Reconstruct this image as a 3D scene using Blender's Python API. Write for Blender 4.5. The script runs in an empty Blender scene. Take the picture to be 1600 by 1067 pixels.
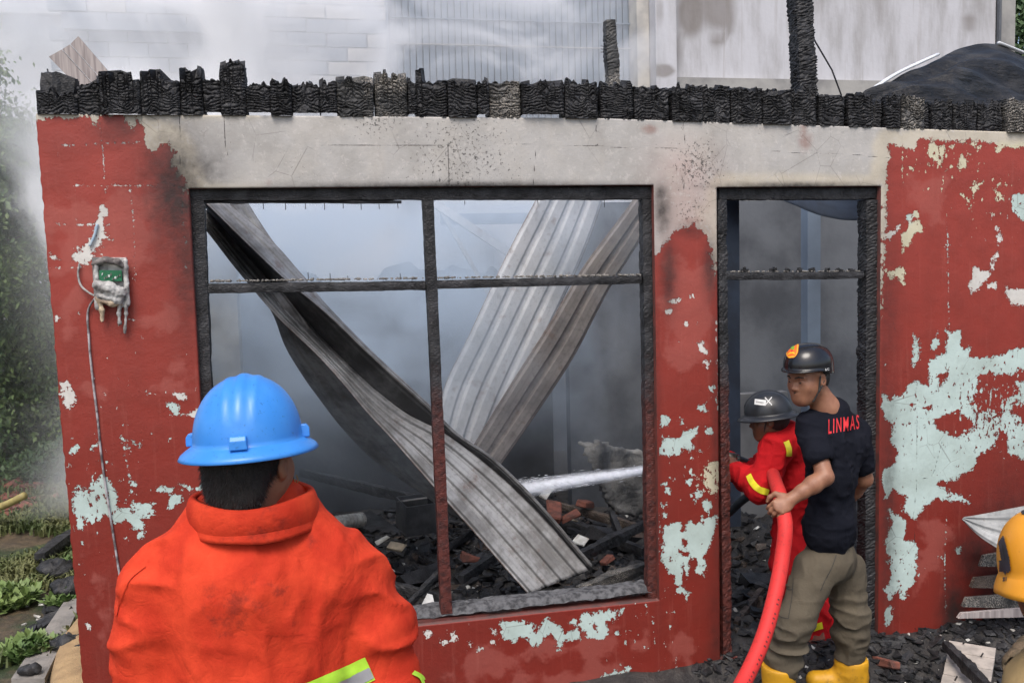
import bpy, bmesh, math, random
import numpy as np
from mathutils import Vector, Matrix, noise as mnoise
from mathutils.bvhtree import BVHTree

random.seed(7)
rng = np.random.default_rng(7)
PI = math.pi
scene = bpy.context.scene
COL = scene.collection

# ------------------------------------------------------------------ camera
FPX = 1400.0                                    # focal length in pixels of a 1600 px wide picture
CAM = np.array([0.0, -4.08, 1.986])
ROT = np.array([[0.9788189481180559, -0.20301910150851651, -0.026395287983596295],
                [0.04215180495671022, 0.07368257515305576, 0.9963905376195147],
                [0.20034143890856376, 0.9763985469783786, -0.0806795222752172]])
ROT[0] /= np.linalg.norm(ROT[0]); ROT[1] -= ROT[0] * ROT[0].dot(ROT[1]); ROT[1] /= np.linalg.norm(ROT[1])
ROT[2] = -np.cross(ROT[0], ROT[1]) if np.cross(ROT[0], ROT[1]).dot(ROT[2]) < 0 else np.cross(ROT[0], ROT[1])
cd = bpy.data.cameras.new('camera'); cam = bpy.data.objects.new('camera', cd); COL.objects.link(cam)
cd.sensor_width = 36; cd.lens = 36 * FPX / 1600; cd.clip_start = 0.05; cd.clip_end = 500
fwd = ROT[2]
cam.matrix_world = Matrix([[ROT[0][i], ROT[1][i], -fwd[i], CAM[i]] for i in range(3)] + [[0, 0, 0, 1]])
scene.camera = cam

# ------------------------------------------------------------------ light
SUN_EL, SUN_AZ = math.radians(58), math.radians(200)
world = bpy.data.worlds.new('World'); scene.world = world; world.use_nodes = True
wn = world.node_tree; bgn = wn.nodes['Background']
sky = wn.nodes.new('ShaderNodeTexSky'); sky.sky_type = 'NISHITA'; sky.sun_disc = False
sky.sun_elevation = SUN_EL; sky.sun_rotation = SUN_AZ
sky.air_density = 1.0; sky.dust_density = 4.0; sky.ozone_density = 0.8; sky.altitude = 0
wn.links.new(sky.outputs[0], bgn.inputs[0]); bgn.inputs[1].default_value = 0.15
sl = bpy.data.lights.new('sun', 'SUN'); sun = bpy.data.objects.new('sun', sl); COL.objects.link(sun)
sl.energy = 1.2; sl.angle = math.radians(30); sl.color = (1.0, 0.975, 0.94)
sdir = Vector((math.sin(SUN_AZ) * math.cos(SUN_EL), math.cos(SUN_AZ) * math.cos(SUN_EL), math.sin(SUN_EL)))
sun.rotation_euler = sdir.to_track_quat('Z', 'Y').to_euler(); sun.location = (0, -3, 8)
vs = scene.view_settings
vs.view_transform = 'Standard'; vs.look = 'None'; vs.exposure = 0.55; vs.gamma = 1.0; vs.use_curve_mapping = False
scene.render.engine = 'CYCLES'
cy = scene.cycles
cy.use_denoising = True
cy.max_bounces = 9; cy.diffuse_bounces = 3; cy.glossy_bounces = 3; cy.transmission_bounces = 3
cy.transparent_max_bounces = 8; cy.volume_bounces = 8
cy.volume_step_rate = 3.0; cy.volume_max_steps = 48
cy.use_adaptive_sampling = True; cy.adaptive_threshold = 0.02

# ------------------------------------------------------------------ helpers
def ray(px, py):
    d = ROT[0] * (px - 800) / FPX - ROT[1] * (py - 533.5) / FPX + fwd
    return d
def P(px, py, Y=0.0):
    """point of the plane y = Y seen in that direction of the photograph"""
    d = ray(px, py); return CAM + d * ((Y - CAM[1]) / d[1])
def PG(px, py, Z=0.0):
    d = ray(px, py); return CAM + d * ((Z - CAM[2]) / d[2])
def V(p): return Vector([float(a) for a in p])

def smooth(o, on=True):
    o.data.polygons.foreach_set('use_smooth', [on] * len(o.data.polygons)); o.data.update(); return o

def empty(name, loc, label, cat, group=None, rotz=0):
    o = bpy.data.objects.new(name, None); COL.objects.link(o); o.empty_display_size = 0.1
    o.location = [float(a) for a in loc]; o.rotation_euler = (0, 0, rotz)
    return tag(o, label, cat, group)
def tag(o, label=None, cat=None, group=None, kind=None):
    if label: o['label'] = label
    if cat: o['category'] = cat
    if group: o['group'] = group
    if kind: o['kind'] = kind
    return o
def mesh_obj(name, verts, faces, mat, parent=None, sm=False, world_space=True):
    me = bpy.data.meshes.new(name)
    me.from_pydata([tuple(map(float, v)) for v in verts], [], [tuple(map(int, f)) for f in faces])
    return link(name, me, mat, parent, sm, world_space)
def link(name, me, mat, parent=None, sm=False, world_space=True):
    if mat is not None:
        for m in (mat if isinstance(mat, (list, tuple)) else [mat]): me.materials.append(m)
    o = bpy.data.objects.new(name, me); COL.objects.link(o)
    if parent is not None:
        o.parent = parent
        if world_space:                    # geometry given in world coordinates
            o.matrix_parent_inverse = chain(parent).inverted()
    if sm: smooth(o)
    return o
def chain(o):
    m = Matrix.LocRotScale(o.location, o.rotation_euler, o.scale)
    return (chain(o.parent) @ o.matrix_parent_inverse @ m) if o.parent else m

class MB:
    """collects simple shapes into one mesh"""
    def __init__(s): s.v = []; s.f = []
    def add(s, v, f):
        n = len(s.v); s.v += [tuple(map(float, a)) for a in v]; s.f += [tuple(i + n for i in q) for q in f]; return s
    def box(s, c, d, M=None, jit=0):
        c = np.array(c, float); d = np.array(d, float) / 2
        v = [np.array([x, y, z]) * d for x in (-1, 1) for y in (-1, 1) for z in (-1, 1)]
        if jit: v = [a + rng.normal(0, jit, 3) for a in v]
        if M is not None: v = [np.array(M) @ a for a in v]
        return s.add([a + c for a in v], [(0, 1, 3, 2), (4, 6, 7, 5), (0, 4, 5, 1), (2, 3, 7, 6), (0, 2, 6, 4), (1, 5, 7, 3)])
    def tube(s, pts, rad, n=8, cap=True, flat=1.0):
        pts = [np.array(p, float) for p in pts]; m = len(pts)
        if not hasattr(rad, '__len__'): rad = [rad] * m
        up = np.array([0, 0, 1.0]); v = []
        for i, p in enumerate(pts):
            t = pts[min(i + 1, m - 1)] - pts[max(i - 1, 0)]; t /= np.linalg.norm(t) + 1e-9
            if i == 0:
                a = np.cross(t, up if abs(t[2]) < .9 else np.array([1.0, 0, 0]))
            else: a = a - t * a.dot(t)
            a /= np.linalg.norm(a); b = np.cross(t, a)
            for k in range(n):
                w = 2 * PI * k / n; v.append(p + rad[i] * (math.cos(w) * a + flat * math.sin(w) * b))
        f = [(i * n + k, i * n + (k + 1) % n, (i + 1) * n + (k + 1) % n, (i + 1) * n + k) for i in range(m - 1) for k in range(n)]
        if cap: f += [tuple(range(n))[::-1], tuple((m - 1) * n + k for k in range(n))]
        return s.add(v, f)
    def build(s, name, mat, parent=None, sm=False, ws=True): return mesh_obj(name, s.v, s.f, mat, parent, sm, ws)

def copy_tree(o, parent=None):
    c = o.copy(); COL.objects.link(c); c.parent = parent
    if parent is not None: c.matrix_parent_inverse = o.matrix_parent_inverse
    for ch in list(o.children): copy_tree(ch, c)
    return c

# value noise on numpy arrays
_perm = rng.random((64, 64, 64)).astype(np.float32)
def vnoise(p, s=1.0, seed=0):
    q = np.asarray(p, np.float32) * s + seed * 17.31; i = np.floor(q).astype(np.int32); f = q - i; f = f * f * (3 - 2 * f)
    r = 0
    for dx in (0, 1):
        for dy in (0, 1):
            for dz in (0, 1):
                w = (f[..., 0] if dx else 1 - f[..., 0]) * (f[..., 1] if dy else 1 - f[..., 1]) * (f[..., 2] if dz else 1 - f[..., 2])
                r = r + w * _perm[(i[..., 0] + dx) & 63, (i[..., 1] + dy) & 63, (i[..., 2] + dz) & 63]
    return r
def fbm(p, s=1.0, seed=0, oct=3):
    return sum(vnoise(p, s * 2 ** k, seed + k) / 2 ** k for k in range(oct)) / sum(1 / 2 ** k for k in range(oct))

def spline(pts, n):
    """Catmull-Rom through the points, n samples"""
    pts = np.array(pts, float); m = len(pts)
    L = np.r_[0, np.cumsum(np.linalg.norm(np.diff(pts, axis=0), axis=1))]; t = np.linspace(0, L[-1], n)
    T = np.gradient(pts, L, axis=0) if m > 2 else np.tile((pts[-1] - pts[0]) / L[-1], (m, 1))
    i = np.clip(np.searchsorted(L, t, side='right') - 1, 0, m - 2); h = (L[i + 1] - L[i]); u = ((t - L[i]) / h)[:, None]; h = h[:, None]
    return (2 * u**3 - 3 * u**2 + 1) * pts[i] + (u**3 - 2 * u**2 + u) * h * T[i] + (-2 * u**3 + 3 * u**2) * pts[i + 1] + (u**3 - u**2) * h * T[i + 1]

# ------------------------------------------------------------------ material DSL
class NT:
    def __init__(s, name):
        s.m = bpy.data.materials.new(name); s.m.use_nodes = True; s.t = s.m.node_tree
        s.b = s.t.nodes['Principled BSDF']; s.out = s.t.nodes['Material Output']
    def n(s, typ, ins=(), **kw):
        nd = s.t.nodes.new(typ)
        for k, v in kw.items(): setattr(nd, k, v)
        for k, v in (ins.items() if isinstance(ins, dict) else enumerate(ins)): s.set(nd.inputs[k], v)
        return nd
    def set(s, sock, v):
        if v is None: return
        if isinstance(v, bpy.types.NodeSocket): s.t.links.new(v, sock)
        elif isinstance(v, bpy.types.Node): s.t.links.new(v.outputs[0], sock)
        elif isinstance(v, (tuple, list)) and len(v) == 3 and sock.type == 'RGBA': sock.default_value = (*v, 1)
        else: sock.default_value = v
    def coord(s, kind='Object', scale=None, rot=None):
        c = s.n('ShaderNodeTexCoord').outputs[kind]
        if scale is not None or rot is not None:
            c = s.n('ShaderNodeMapping', {0: c, 'Scale': scale or (1, 1, 1), 'Rotation': rot or (0, 0, 0)}).outputs[0]
        return c
    def noise(s, co, scale, detail=4, rough=.55, dist=0):
        return s.n('ShaderNodeTexNoise', {'Vector': co, 'Scale': scale, 'Detail': detail, 'Roughness': rough, 'Distortion': dist}).outputs[0]
    def vor(s, co, scale, feature='F1', out=0, rnd=1.0):
        nd = s.n('ShaderNodeTexVoronoi', {'Vector': co, 'Scale': scale, 'Randomness': rnd}, feature=feature); return nd.outputs[out]
    def ma(s, op, a, b=None, c=None, clamp=False):
        return s.n('ShaderNodeMath', [a, b, c], operation=op, use_clamp=clamp).outputs[0]
    def mix(s, f, a, b, mode='MIX'):
        nd = s.n('ShaderNodeMix', data_type='RGBA', blend_type=mode); s.set(nd.inputs[0], f); s.set(nd.inputs[6], a); s.set(nd.inputs[7], b); return nd.outputs[2]
    def step(s, v, lo, hi):
        return s.n('ShaderNodeMapRange', [v, lo, hi, 0.0, 1.0], interpolation_type='SMOOTHSTEP').outputs[0]
    def attr(s, name, out='Fac'): return s.n('ShaderNodeAttribute', attribute_name=name).outputs[out]
    def bump(s, h, st=.5, dist=.01, nrm=None):
        return s.n('ShaderNodeBump', {'Strength': st, 'Distance': dist, 'Height': h, 'Normal': nrm}).outputs[0]
    def fin(s, col=None, rough=None, bump=None, **kw):
        if col is not None: s.set(s.b.inputs['Base Color'], col)
        if rough is not None: s.set(s.b.inputs['Roughness'], rough)
        if bump is not None: s.set(s.b.inputs['Normal'], bump)
        for k, v in kw.items(): s.set(s.b.inputs[k.replace('_', ' ')], v)
        return s.m

def simple(name, c1, c2, scale=8, rough=.7, bump=.3, bscale=60, bdist=.003, det=5, **kw):
    t = NT(name); co = t.coord()
    f = t.step(t.noise(co, scale, det), .35, .68)
    return t.fin(t.mix(f, c1, c2), rough, t.bump(t.noise(co, bscale, 5), bump, bdist), **kw)
# ------------------------------------------------------------------ materials of the ruin
def make_char(name, base=(.012, .012, .013), ash=(.16, .155, .15), ashamt=.62, gator=True, brown=None):
    t = NT(name); co = t.coord()
    v = t.vor(t.coord(scale=(1, 1, 1.7)), 55, 'DISTANCE_TO_EDGE')
    n1 = t.noise(co, 14, 5, .6); n2 = t.noise(co, 160, 4, .7)
    c = t.mix(t.step(n1, .35, .7), base, tuple(b * 3.2 for b in base))
    c = t.mix(t.ma('MULTIPLY', t.step(n2, ashamt - .05, ashamt + .12), t.step(t.noise(co, 5, 3), .42, .62)), c, ash)
    if brown:   # unburnt brown paint low down
        z = t.n('ShaderNodeSeparateXYZ', [co]).outputs[2]
        k = t.step(t.ma('ADD', z, t.ma('MULTIPLY', n1, .35)), brown[0], brown[1])
        c = t.mix(k, t.mix(t.step(t.noise(co, 30, 4), .4, .7), (.10, .026, .02), (.035, .012, .011)), c)
    h = t.ma('ADD', t.ma('MULTIPLY', t.step(v, 0, .35), .35 if gator else .15), t.ma('MULTIPLY', n2, .3))
    return t.fin(c, t.ma('MULTIPLY_ADD', n1, -.35, .75), t.bump(h, .6, .005), Specular_IOR_Level=.35)
M_char = make_char('charred_wood')
M_charb = make_char('charred_wood_brown_below', brown=(1.25, 1.75))
M_charash = make_char('ashy_charred_wood', base=(.02, .02, .02), ash=(.34, .31, .27), ashamt=.5)

def make_wall():
    t = NT('peeling_red_paint'); co = t.coord()
    sep = t.n('ShaderNodeSeparateXYZ', [co])
    nA = t.noise(co, 22, 6, .65); nB = t.noise(co, 90, 5, .7); nC = t.noise(co, 7, 4)
    fuzz = t.ma('ADD', t.ma('ADD', t.ma('MULTIPLY_ADD', nA, .105, -.0525), t.ma('MULTIPLY_ADD', nB, .055, -.0275)), t.ma('MULTIPLY_ADD', t.noise(co, 9, 3), .05, -.025))
    peel = t.attr('peel')
    pf = t.step(t.ma('ADD', peel, fuzz), -.0008, .0012)
    # chips along broken lines
    ck = t.ma('ADD', t.attr('chipline'), t.ma('MULTIPLY_ADD', t.noise(co, 40, 5, .75), .06, -.034))
    pf = t.ma('MAXIMUM', pf, t.step(ck, -.0006, .001))
    # scattered chips
    sp = t.attr('speck')
    chip = t.step(t.ma('ADD', t.noise(t.coord(scale=(1, 1, .7)), 34, 5, .6), t.ma('MULTIPLY', sp, .26)), .742, .75)
    pf = t.ma('MAXIMUM', pf, t.ma('MULTIPLY', chip, t.step(peel, -.6, -.3)))
    keep = t.step(t.ma('ADD', t.noise(t.coord(scale=(1, 1, .6)), 42, 5, .65), t.ma('MULTIPLY', sp, .17)), .665, .675); pf = t.ma('MULTIPLY', pf, t.ma('SUBTRACT', 1.0, t.ma('MULTIPLY', keep, t.ma('SUBTRACT', 1.0, t.attr('band')))), clamp=True)
    # red paint
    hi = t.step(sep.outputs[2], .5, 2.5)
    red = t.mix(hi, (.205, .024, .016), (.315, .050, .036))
    red = t.mix(t.step(nC, .3, .75), red, t.mix(.35, red, (.15, .03, .022)))
    chalk = t.step(t.ma('ADD', t.attr('chalk'), t.ma('ADD', t.ma('MULTIPLY_ADD', nC, .34, -.17), t.ma('MULTIPLY_ADD', nA, .06, -.03))), -.015, .035)
    red = t.mix(t.ma('MULTIPLY', chalk, .34), red, (.42, .125, .10))
    red = t.mix(t.ma('MULTIPLY', t.step(t.noise(t.coord(scale=(12, 12, .8)), 3, 4), .55, .75), .18), red, (.40, .13, .10))
    # what lies under the paint
    und = t.attr('under', 'Color')
    u2 = t.mix(t.step(t.noise(co, 4.5, 6, .65), .35, .7), und, t.n('ShaderNodeMix', {0: 1.0, 6: und, 7: (.80, .79, .77, 1)}, data_type='RGBA', blend_type='MULTIPLY').outputs[2])
    u2 = t.mix(t.ma('MULTIPLY', t.step(nB, .6, .72), .25), u2, (.25, .22, .2))
    band = t.attr('band')
    cream = t.ma('MULTIPLY', t.step(t.noise(co, 3.2, 6, .6), .48, .6), band)
    u2 = t.mix(t.ma('MULTIPLY', cream, .25), u2, (.55, .51, .45))
    soft = t.noise(t.coord(scale=(3, 3, .9)), 3, 5, .7)
    u2 = t.mix(t.ma('MULTIPLY', t.ma('MULTIPLY', t.step(soft, .52, .8), band), .45), u2, (.29, .26, .235))
    # soot specks on the burnt band
    dk = t.step(t.ma('ADD', t.noise(co, 60, 6, .75), t.ma('MULTIPLY', t.attr('spots'), .17)), .69, .70)
    u2 = t.mix(t.ma('MULTIPLY', dk, .85), u2, (.05, .048, .045))
    rs = t.step(t.ma('ADD', t.attr('rust'), t.ma('MULTIPLY_ADD', nA, .7, -.35)), .35, 1.1)
    u2 = t.mix(t.ma('MULTIPLY', rs, .7), u2, (.24, .10, .07))
    rim = t.ma('MULTIPLY', t.step(t.ma('ADD', peel, fuzz), -.004, -.0008), t.ma('SUBTRACT', 1.0, pf)); red = t.mix(t.ma('MULTIPLY', rim, .55), red, (.10, .02, .015))
    hair = t.vor(t.coord(scale=(1, 1, .8)), 7.5, 'DISTANCE_TO_EDGE'); crk = t.ma('MULTIPLY', t.step(hair, .012, .002), t.step(t.noise(co, 2.3, 3), .5, .6))
    u2 = t.mix(t.ma('MULTIPLY', crk, .5), u2, (.12, .11, .10)); u2 = t.mix(t.ma('MULTIPLY', t.step(t.noise(co, 26, 6, .75), .56, .60), t.ma('MULTIPLY', band, .45)), u2, (.56, .53, .50))
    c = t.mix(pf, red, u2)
    # soot
    so = t.attr('soot'); s = t.ma('ADD', so, t.ma('MULTIPLY', t.ma('MULTIPLY_ADD', nA, .9, -.45), t.step(so, .02, .5)), clamp=True)
    c = t.mix(t.ma('MULTIPLY', s, .93), c, (.022, .018, .017))
    cr = t.step(t.ma('ADD', t.attr('crack'), t.ma('MULTIPLY_ADD', nB, .008, -.004)), -.0022, -.0006)
    c = t.mix(t.ma('MULTIPLY', cr, .75), c, (.06, .05, .045))
    rough = t.ma('ADD', t.ma('MULTIPLY', pf, .35), t.ma('MULTIPLY_ADD', chalk, .15, .42))
    h = t.ma('ADD', t.ma('MULTIPLY', pf, -.6), t.ma('ADD', t.ma('MULTIPLY', cr, -1.0), t.ma('ADD', t.ma('MULTIPLY', nB, .25), t.ma('MULTIPLY', nC, 1.2))))
    return t.fin(c, rough, t.bump(h, .9, .006), Specular_IOR_Level=.35)
M_wall = make_wall()
M_plaster = simple('old_plaster', (.36, .35, .33), (.22, .215, .21), 3, .85, .4, 25, .006)
M_sooty = simple('sooty_plaster', (.125, .135, .15), (.055, .06, .07), 1.6, .85, .4, 25, .006)
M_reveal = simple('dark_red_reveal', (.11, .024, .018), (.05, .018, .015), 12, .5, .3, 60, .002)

# ------------------------------------------------------------------ paint map of the front wall (traced shapes, wall plane)
def Z(ox, oy, s, pts): return [(ox + x / s, oy + y / s) for x, y in pts]
def W(pts): return np.array([P(x, y)[[0, 2]] for x, y in pts])
def sd_poly(X, Y, poly):
    d = np.full(X.shape, 1e9); inside = np.zeros(X.shape, bool); n = len(poly)
    for i in range(n):
        a = poly[i]; b = poly[(i + 1) % n]; e = b - a; wx = X - a[0]; wy = Y - a[1]
        tt = np.clip((wx * e[0] + wy * e[1]) / (e @ e + 1e-12), 0, 1)
        d = np.minimum(d, (wx - tt * e[0]) ** 2 + (wy - tt * e[1]) ** 2)
        c = ((a[1] > Y) != (b[1] > Y)); xi = a[0] + (Y - a[1]) / (e[1] if abs(e[1]) > 1e-12 else 1e-12) * e[0]
        inside ^= c & (X < xi)
    d = np.sqrt(d); return np.where(inside, d, -d)
def d_line(X, Y, pl):
    d = np.full(X.shape, 1e9)
    for a, b in zip(pl[:-1], pl[1:]):
        e = b - a; wx = X - a[0]; wy = Y - a[1]; tt = np.clip((wx * e[0] + wy * e[1]) / (e @ e + 1e-12), 0, 1)
        d = np.minimum(d, (wx - tt * e[0]) ** 2 + (wy - tt * e[1]) ** 2)
    return np.sqrt(d)

MINT, CREAM, WHITE, GREY = (.50, .615, .58), (.62, .58, .42), (.66, .64, .60), (.455, .44, .42)
g = lambda p: Z(1340, 500, 2.134, p); h4 = lambda p: Z(1200, 267, 4, p); k4 = lambda p: Z(1200, 0, 4, p)
l4 = lambda p: Z(0, 534, 4, p); m4 = lambda p: Z(0, 800, 4, p); n4 = lambda p: Z(0, 267, 4, p)
q4 = lambda p: Z(800, 534, 4, p); t4 = lambda p: Z(800, 800, 4, p); s4 = lambda p: Z(400, 800, 4, p)
def ring(x, y, r, n=8): return [(x + r * math.cos(a) * (1 + .3 * math.sin(5 * a)), y + r * math.sin(a)) for a in np.linspace(0, 2 * PI, n, endpoint=False)]
PEELS = [
 (MINT, g([(80,240),(110,270),(150,235),(200,200),(235,225),(240,130),(290,110),(300,35),(335,40),(345,85),(380,95),(380,120),(440,125),(500,105),(600,80),(600,150),(500,180),(440,170),(405,185),(395,240),(370,280),(400,310),(450,300),(475,330),(470,380),(440,430),(400,460),(375,500),(320,530),(260,545),(300,570),(370,590),(375,610),(330,605),(260,590),(210,640),(190,665),(150,640),(160,590),(120,560),(95,590),(80,540),(85,500),(120,480),(130,440),(110,400),(115,350),(80,300)])),
 (MINT, g([(470,310),(520,210),(600,190),(600,270),(530,270),(505,300),(545,340),(600,360),(600,400),(560,410),(520,390),(470,370)])),
 (MINT, g([(500,380),(600,420),(600,480),(540,460),(500,440)])), (MINT, g([(440,190),(480,175),(500,200),(470,250),(450,235)])),
 (MINT, g([(105,630),(160,670),(155,730),(195,740),(200,770),(190,860),(170,900),(150,940),(140,890),(125,900),(105,940),(90,900),(110,860),(105,800),(90,740),(110,700)])),
 (MINT, g([(90,960),(110,950),(115,1000),(95,1020)])), (MINT, g([(190,50),(205,60),(200,140),(190,150)])), (MINT, g([(333,755),(345,760),(342,782),(330,778)])),
 (MINT, g([(245,60),(265,45),(275,75),(250,90)])), (MINT, g([(265,790),(285,785),(280,797)])),
 (WHITE, h4([(740,400),(820,340),(830,355),(800,400),(760,420)])), (CREAM, h4([(835,400),(880,330),(950,315),(970,360),(900,430),(860,480),(845,510)])),
 (MINT, h4([(860,270),(890,268),(885,330),(862,315)])), (CREAM, h4([(915,255),(945,250),(940,290),(920,285)])),
 (CREAM, h4([(720,610),(760,600),(850,620),(845,710),(820,700),(810,670),(730,655)])), (MINT, h4([(1110,460),(1143,465),(1130,510),(1115,500)])),
 (WHITE, h4([(1440,370),(1465,380),(1440,520),(1400,640),(1370,680),(1270,780),(1260,710),(1300,610),(1350,620),(1380,640),(1410,570),(1430,480)])),
 (WHITE, h4([(1480,735),(1600,740),(1700,740),(1700,840),(1560,840),(1500,790)])), (MINT, h4([(1530,150),(1600,140),(1700,140),(1700,290),(1560,290),(1520,240)])),
 (CREAM, h4([(1215,150),(1270,200),(1275,240),(1240,200)])), (CREAM, h4([(1250,90),(1340,75),(1300,130),(1280,170),(1275,130)])),
 (CREAM, h4([(1430,85),(1500,80),(1515,102),(1440,100)])), (CREAM, h4([(1422,100),(1440,150),(1480,190),(1430,170)])), (WHITE, h4([(1375,710),(1415,705),(1412,730),(1385,732)])),
 (CREAM, k4([(1000,930),(1020,870),(1100,870),(1100,930),(1085,1010),(1050,990)])), (CREAM, k4([(1180,1030),(1200,920),(1240,960),(1250,1030),(1210,1045)])),
 (CREAM, k4([(1230,850),(1315,838),(1290,868)])), (CREAM, k4([(1430,850),(1500,825),(1700,825),(1700,870),(1540,880),(1440,880)])), (CREAM, k4([(1285,880),(1335,868),(1325,908)])),
 (CREAM, k4([(885,1030),(915,1020),(900,1050)])), (CREAM, k4([(1110,1050),(1150,1010),(1160,1030)])), (CREAM, k4([(1010,1010),(1030,1015),(1022,1040)])), (CREAM, k4([(1420,870),(1450,900),(1430,915)])),
 (WHITE, l4([(370,250),(440,245),(478,340),(445,400),(430,440),(408,400),(395,320)])), (MINT, l4([(430,660),(485,640),(492,670),(440,702)])), (MINT, l4([(563,640),(610,630),(622,650),(580,657)])),
 (MINT, l4([(758,598),(800,635),(808,668),(775,672)])), (MINT, l4([(1042,388),(1090,378),(1112,405),(1095,452),(1070,440)])), (WHITE, l4([(1088,322),(1163,343),(1158,362),(1093,347)])),
 (WHITE, l4([(930,320),(1035,322),(985,340)])), (WHITE, l4([(1165,452),(1242,428),(1232,467)])), (MINT, l4([(1060,950),(1130,962),(1140,1000),(1110,1025),(1062,1047)])),
 (MINT, l4([(1118,888),(1180,905),(1272,908),(1185,932)])), (MINT, l4([(978,918),(1082,918),(1077,938)])),
 (MINT, l4([(450,960),(480,895),(530,920),(560,960),(570,880),(640,835),(700,870),(700,930),(740,1000),(735,1090),(460,1090)])),
 (MINT, m4([(460,-20),(600,-20),(660,30),(620,60),(560,80),(525,60),(520,130),(475,115)])), (MINT, m4([(690,-20),(960,-30),(940,40),(880,40),(915,120),(880,160),(870,110),(830,90),(800,40),(760,60),(720,40)])),
 (MINT, l4([(800,1090),(850,1010),(960,1005),(960,1090)])), (MINT, l4([(815,840),(865,900),(845,960),(835,1010),(810,1080),(795,1060),(825,1000),(838,940)])),
 (MINT, l4([(840,640),(875,630),(870,645)])), (MINT, l4([(780,960),(800,955),(790,985)])),
 (MINT, m4([(508,185),(527,190),(518,245)])), (WHITE, m4([(488,320),(514,325),(505,378)])), (WHITE, m4([(535,705),(545,705),(540,730)])),
 (WHITE, n4([(622,235),(655,220),(650,280),(640,330),(650,370),(700,405),(690,440),(640,450),(610,480),(570,560),(540,580),(520,560),(470,560),(470,520),(520,480),(530,430),(580,400),(590,350),(615,300)])),
 (WHITE, n4([(350,900),(370,903),(364,932),(352,925)])), (WHITE, n4([(475,880),(495,885),(485,898)])), (WHITE, n4([(800,925),(820,922),(815,945)])), (WHITE, n4([(345,520),(365,530),(370,555),(352,545)])),
 (WHITE, q4([(1140,0),(1190,0),(1212,70),(1180,62),(1160,22)])), (WHITE, h4([(-270,990),(-230,1000),(-215,1067),(-280,1067)])),
 (WHITE, q4([(1200,122),(1226,118),(1242,167),(1213,165)])), (MINT, q4([(1225,278),(1267,285),(1255,307)])), (MINT, q4([(1245,348),(1282,340),(1282,385)])), (MINT, q4([(1163,400),(1205,392),(1200,438),(1170,430)])),
 (MINT, q4([(930,450),(990,480),(992,502),(950,530),(930,540)])), (MINT, q4([(930,548),(960,600),(1040,600),(1100,550),(1168,522),(1160,590),(1110,620),(1190,690),(1150,680),(1080,660),(1040,690),(935,720)])),
 (MINT, q4([(1203,515),(1237,540),(1228,572),(1205,568)])), (MINT, q4([(1050,478),(1080,478),(1070,505)])), (CREAM, q4([(1195,800),(1250,760),(1290,755),(1290,965),(1230,930),(1185,880),(1210,850)])),
 (MINT, q4([(1135,940),(1195,930),(1150,1022)])), (MINT, q4([(940,898),(987,910),(980,962)])), (MINT, q4([(1188,1000),(1242,1010),(1230,1090)])), (MINT, q4([(930,1010),(965,1005),(960,1090),(935,1080)])), (MINT, q4([(1090,870),(1120,868),(1115,895)])),
 (MINT, t4([(945,80),(1040,70),(1060,120),(1100,120),(1110,60),(1180,70),(1180,20),(1285,40),(1260,140),(1220,230),(1195,390),(1140,390),(1150,290),(1100,300),(1110,380),(1095,420),(1070,330),(1065,490),(1030,500),(1030,410),(940,320),(925,270),(950,200)])),
 (MINT, t4([(1068,493),(1112,500),(1085,552)])), (MINT, s4([(1515,700),(1620,680),(1620,810),(1555,795)])),
 (MINT, t4([(-20,680),(130,690),(150,720),(150,750),(210,665),(300,710),(330,760),(420,720),(420,790),(380,800),(320,790),(320,850),(290,880),(280,800),(240,760),(190,780),(160,840),(120,800),(50,780),(-20,815)])),
 (MINT, t4([(430,640),(700,600),(700,640),(600,690),(600,760),(540,795),(480,780),(420,720)])), (MINT, t4([(560,1030),(640,1000),(730,960),(742,975),(650,1030),(670,1090),(600,1067)])),
 (MINT, t4([(340,690),(400,670),(395,700),(350,705)])), (MINT, t4([(640,750),(670,750),(655,780)])),
] + [(WHITE, ring(400 + x / 4, 800 + y / 4, r)) for x, y, r in ((1345, 825, 4), (1240, 780, 4), (1490, 815, 6), (1070, 765, 5), (1490, 745, 4), (1180, 815, 3), (1395, 860, 3))] \
  + [(WHITE, ring(x, y, r)) for x, y, r in ((1053, 471, 3.5), (1072, 505, 3.5), (1092, 504, 3), (1058, 469, 3), (1045, 487, 2.5), (1081, 463, 2.5), (210, 551, 2.5), (188, 590, 2.5), (1380, 372, 4), (1186, 950, 3))]
HOLES = [g([(265,180),(300,165),(300,200),(270,230)]), g([(250,330),(330,300),(395,335),(385,375),(320,390),(270,370)]), g([(215,292),(250,280),(240,307)]), g([(405,190),(470,175),(520,180),(540,230),(490,290),(440,290),(400,260)]),
         t4([(1070,170),(1100,170),(1100,230),(1120,250),(1110,290),(1040,262),(1040,240),(1080,240)]), t4([(490,700),(530,690),(520,732)]), g([(165,275),(190,280),(180,300)])]
BANDP = [(55,150),(62,188),(75,190),(90,183),(110,187),(135,178),(150,195),(158,180),(190,179),(205,200),(215,198),(212,185),(225,210),(232,232),(242,235),(262,225),(272,240),(268,258),(285,280),(292,300),(300,320),(600,330),(1015,320),(1018,400),(1030,400),(1040,377),(1060,359),(1085,351),(1103,368),(1112,400),(1118,430),(1130,300),(1374,300),(1376,480),(1381,400),(1385,330),(1385,262),(1393,240),(1388,225),(1392,218),(1412,222),(1430,230),(1437,210),(1450,206),(1480,210),(1520,209),(1600,216),(1750,222),(1750,150)]
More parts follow.
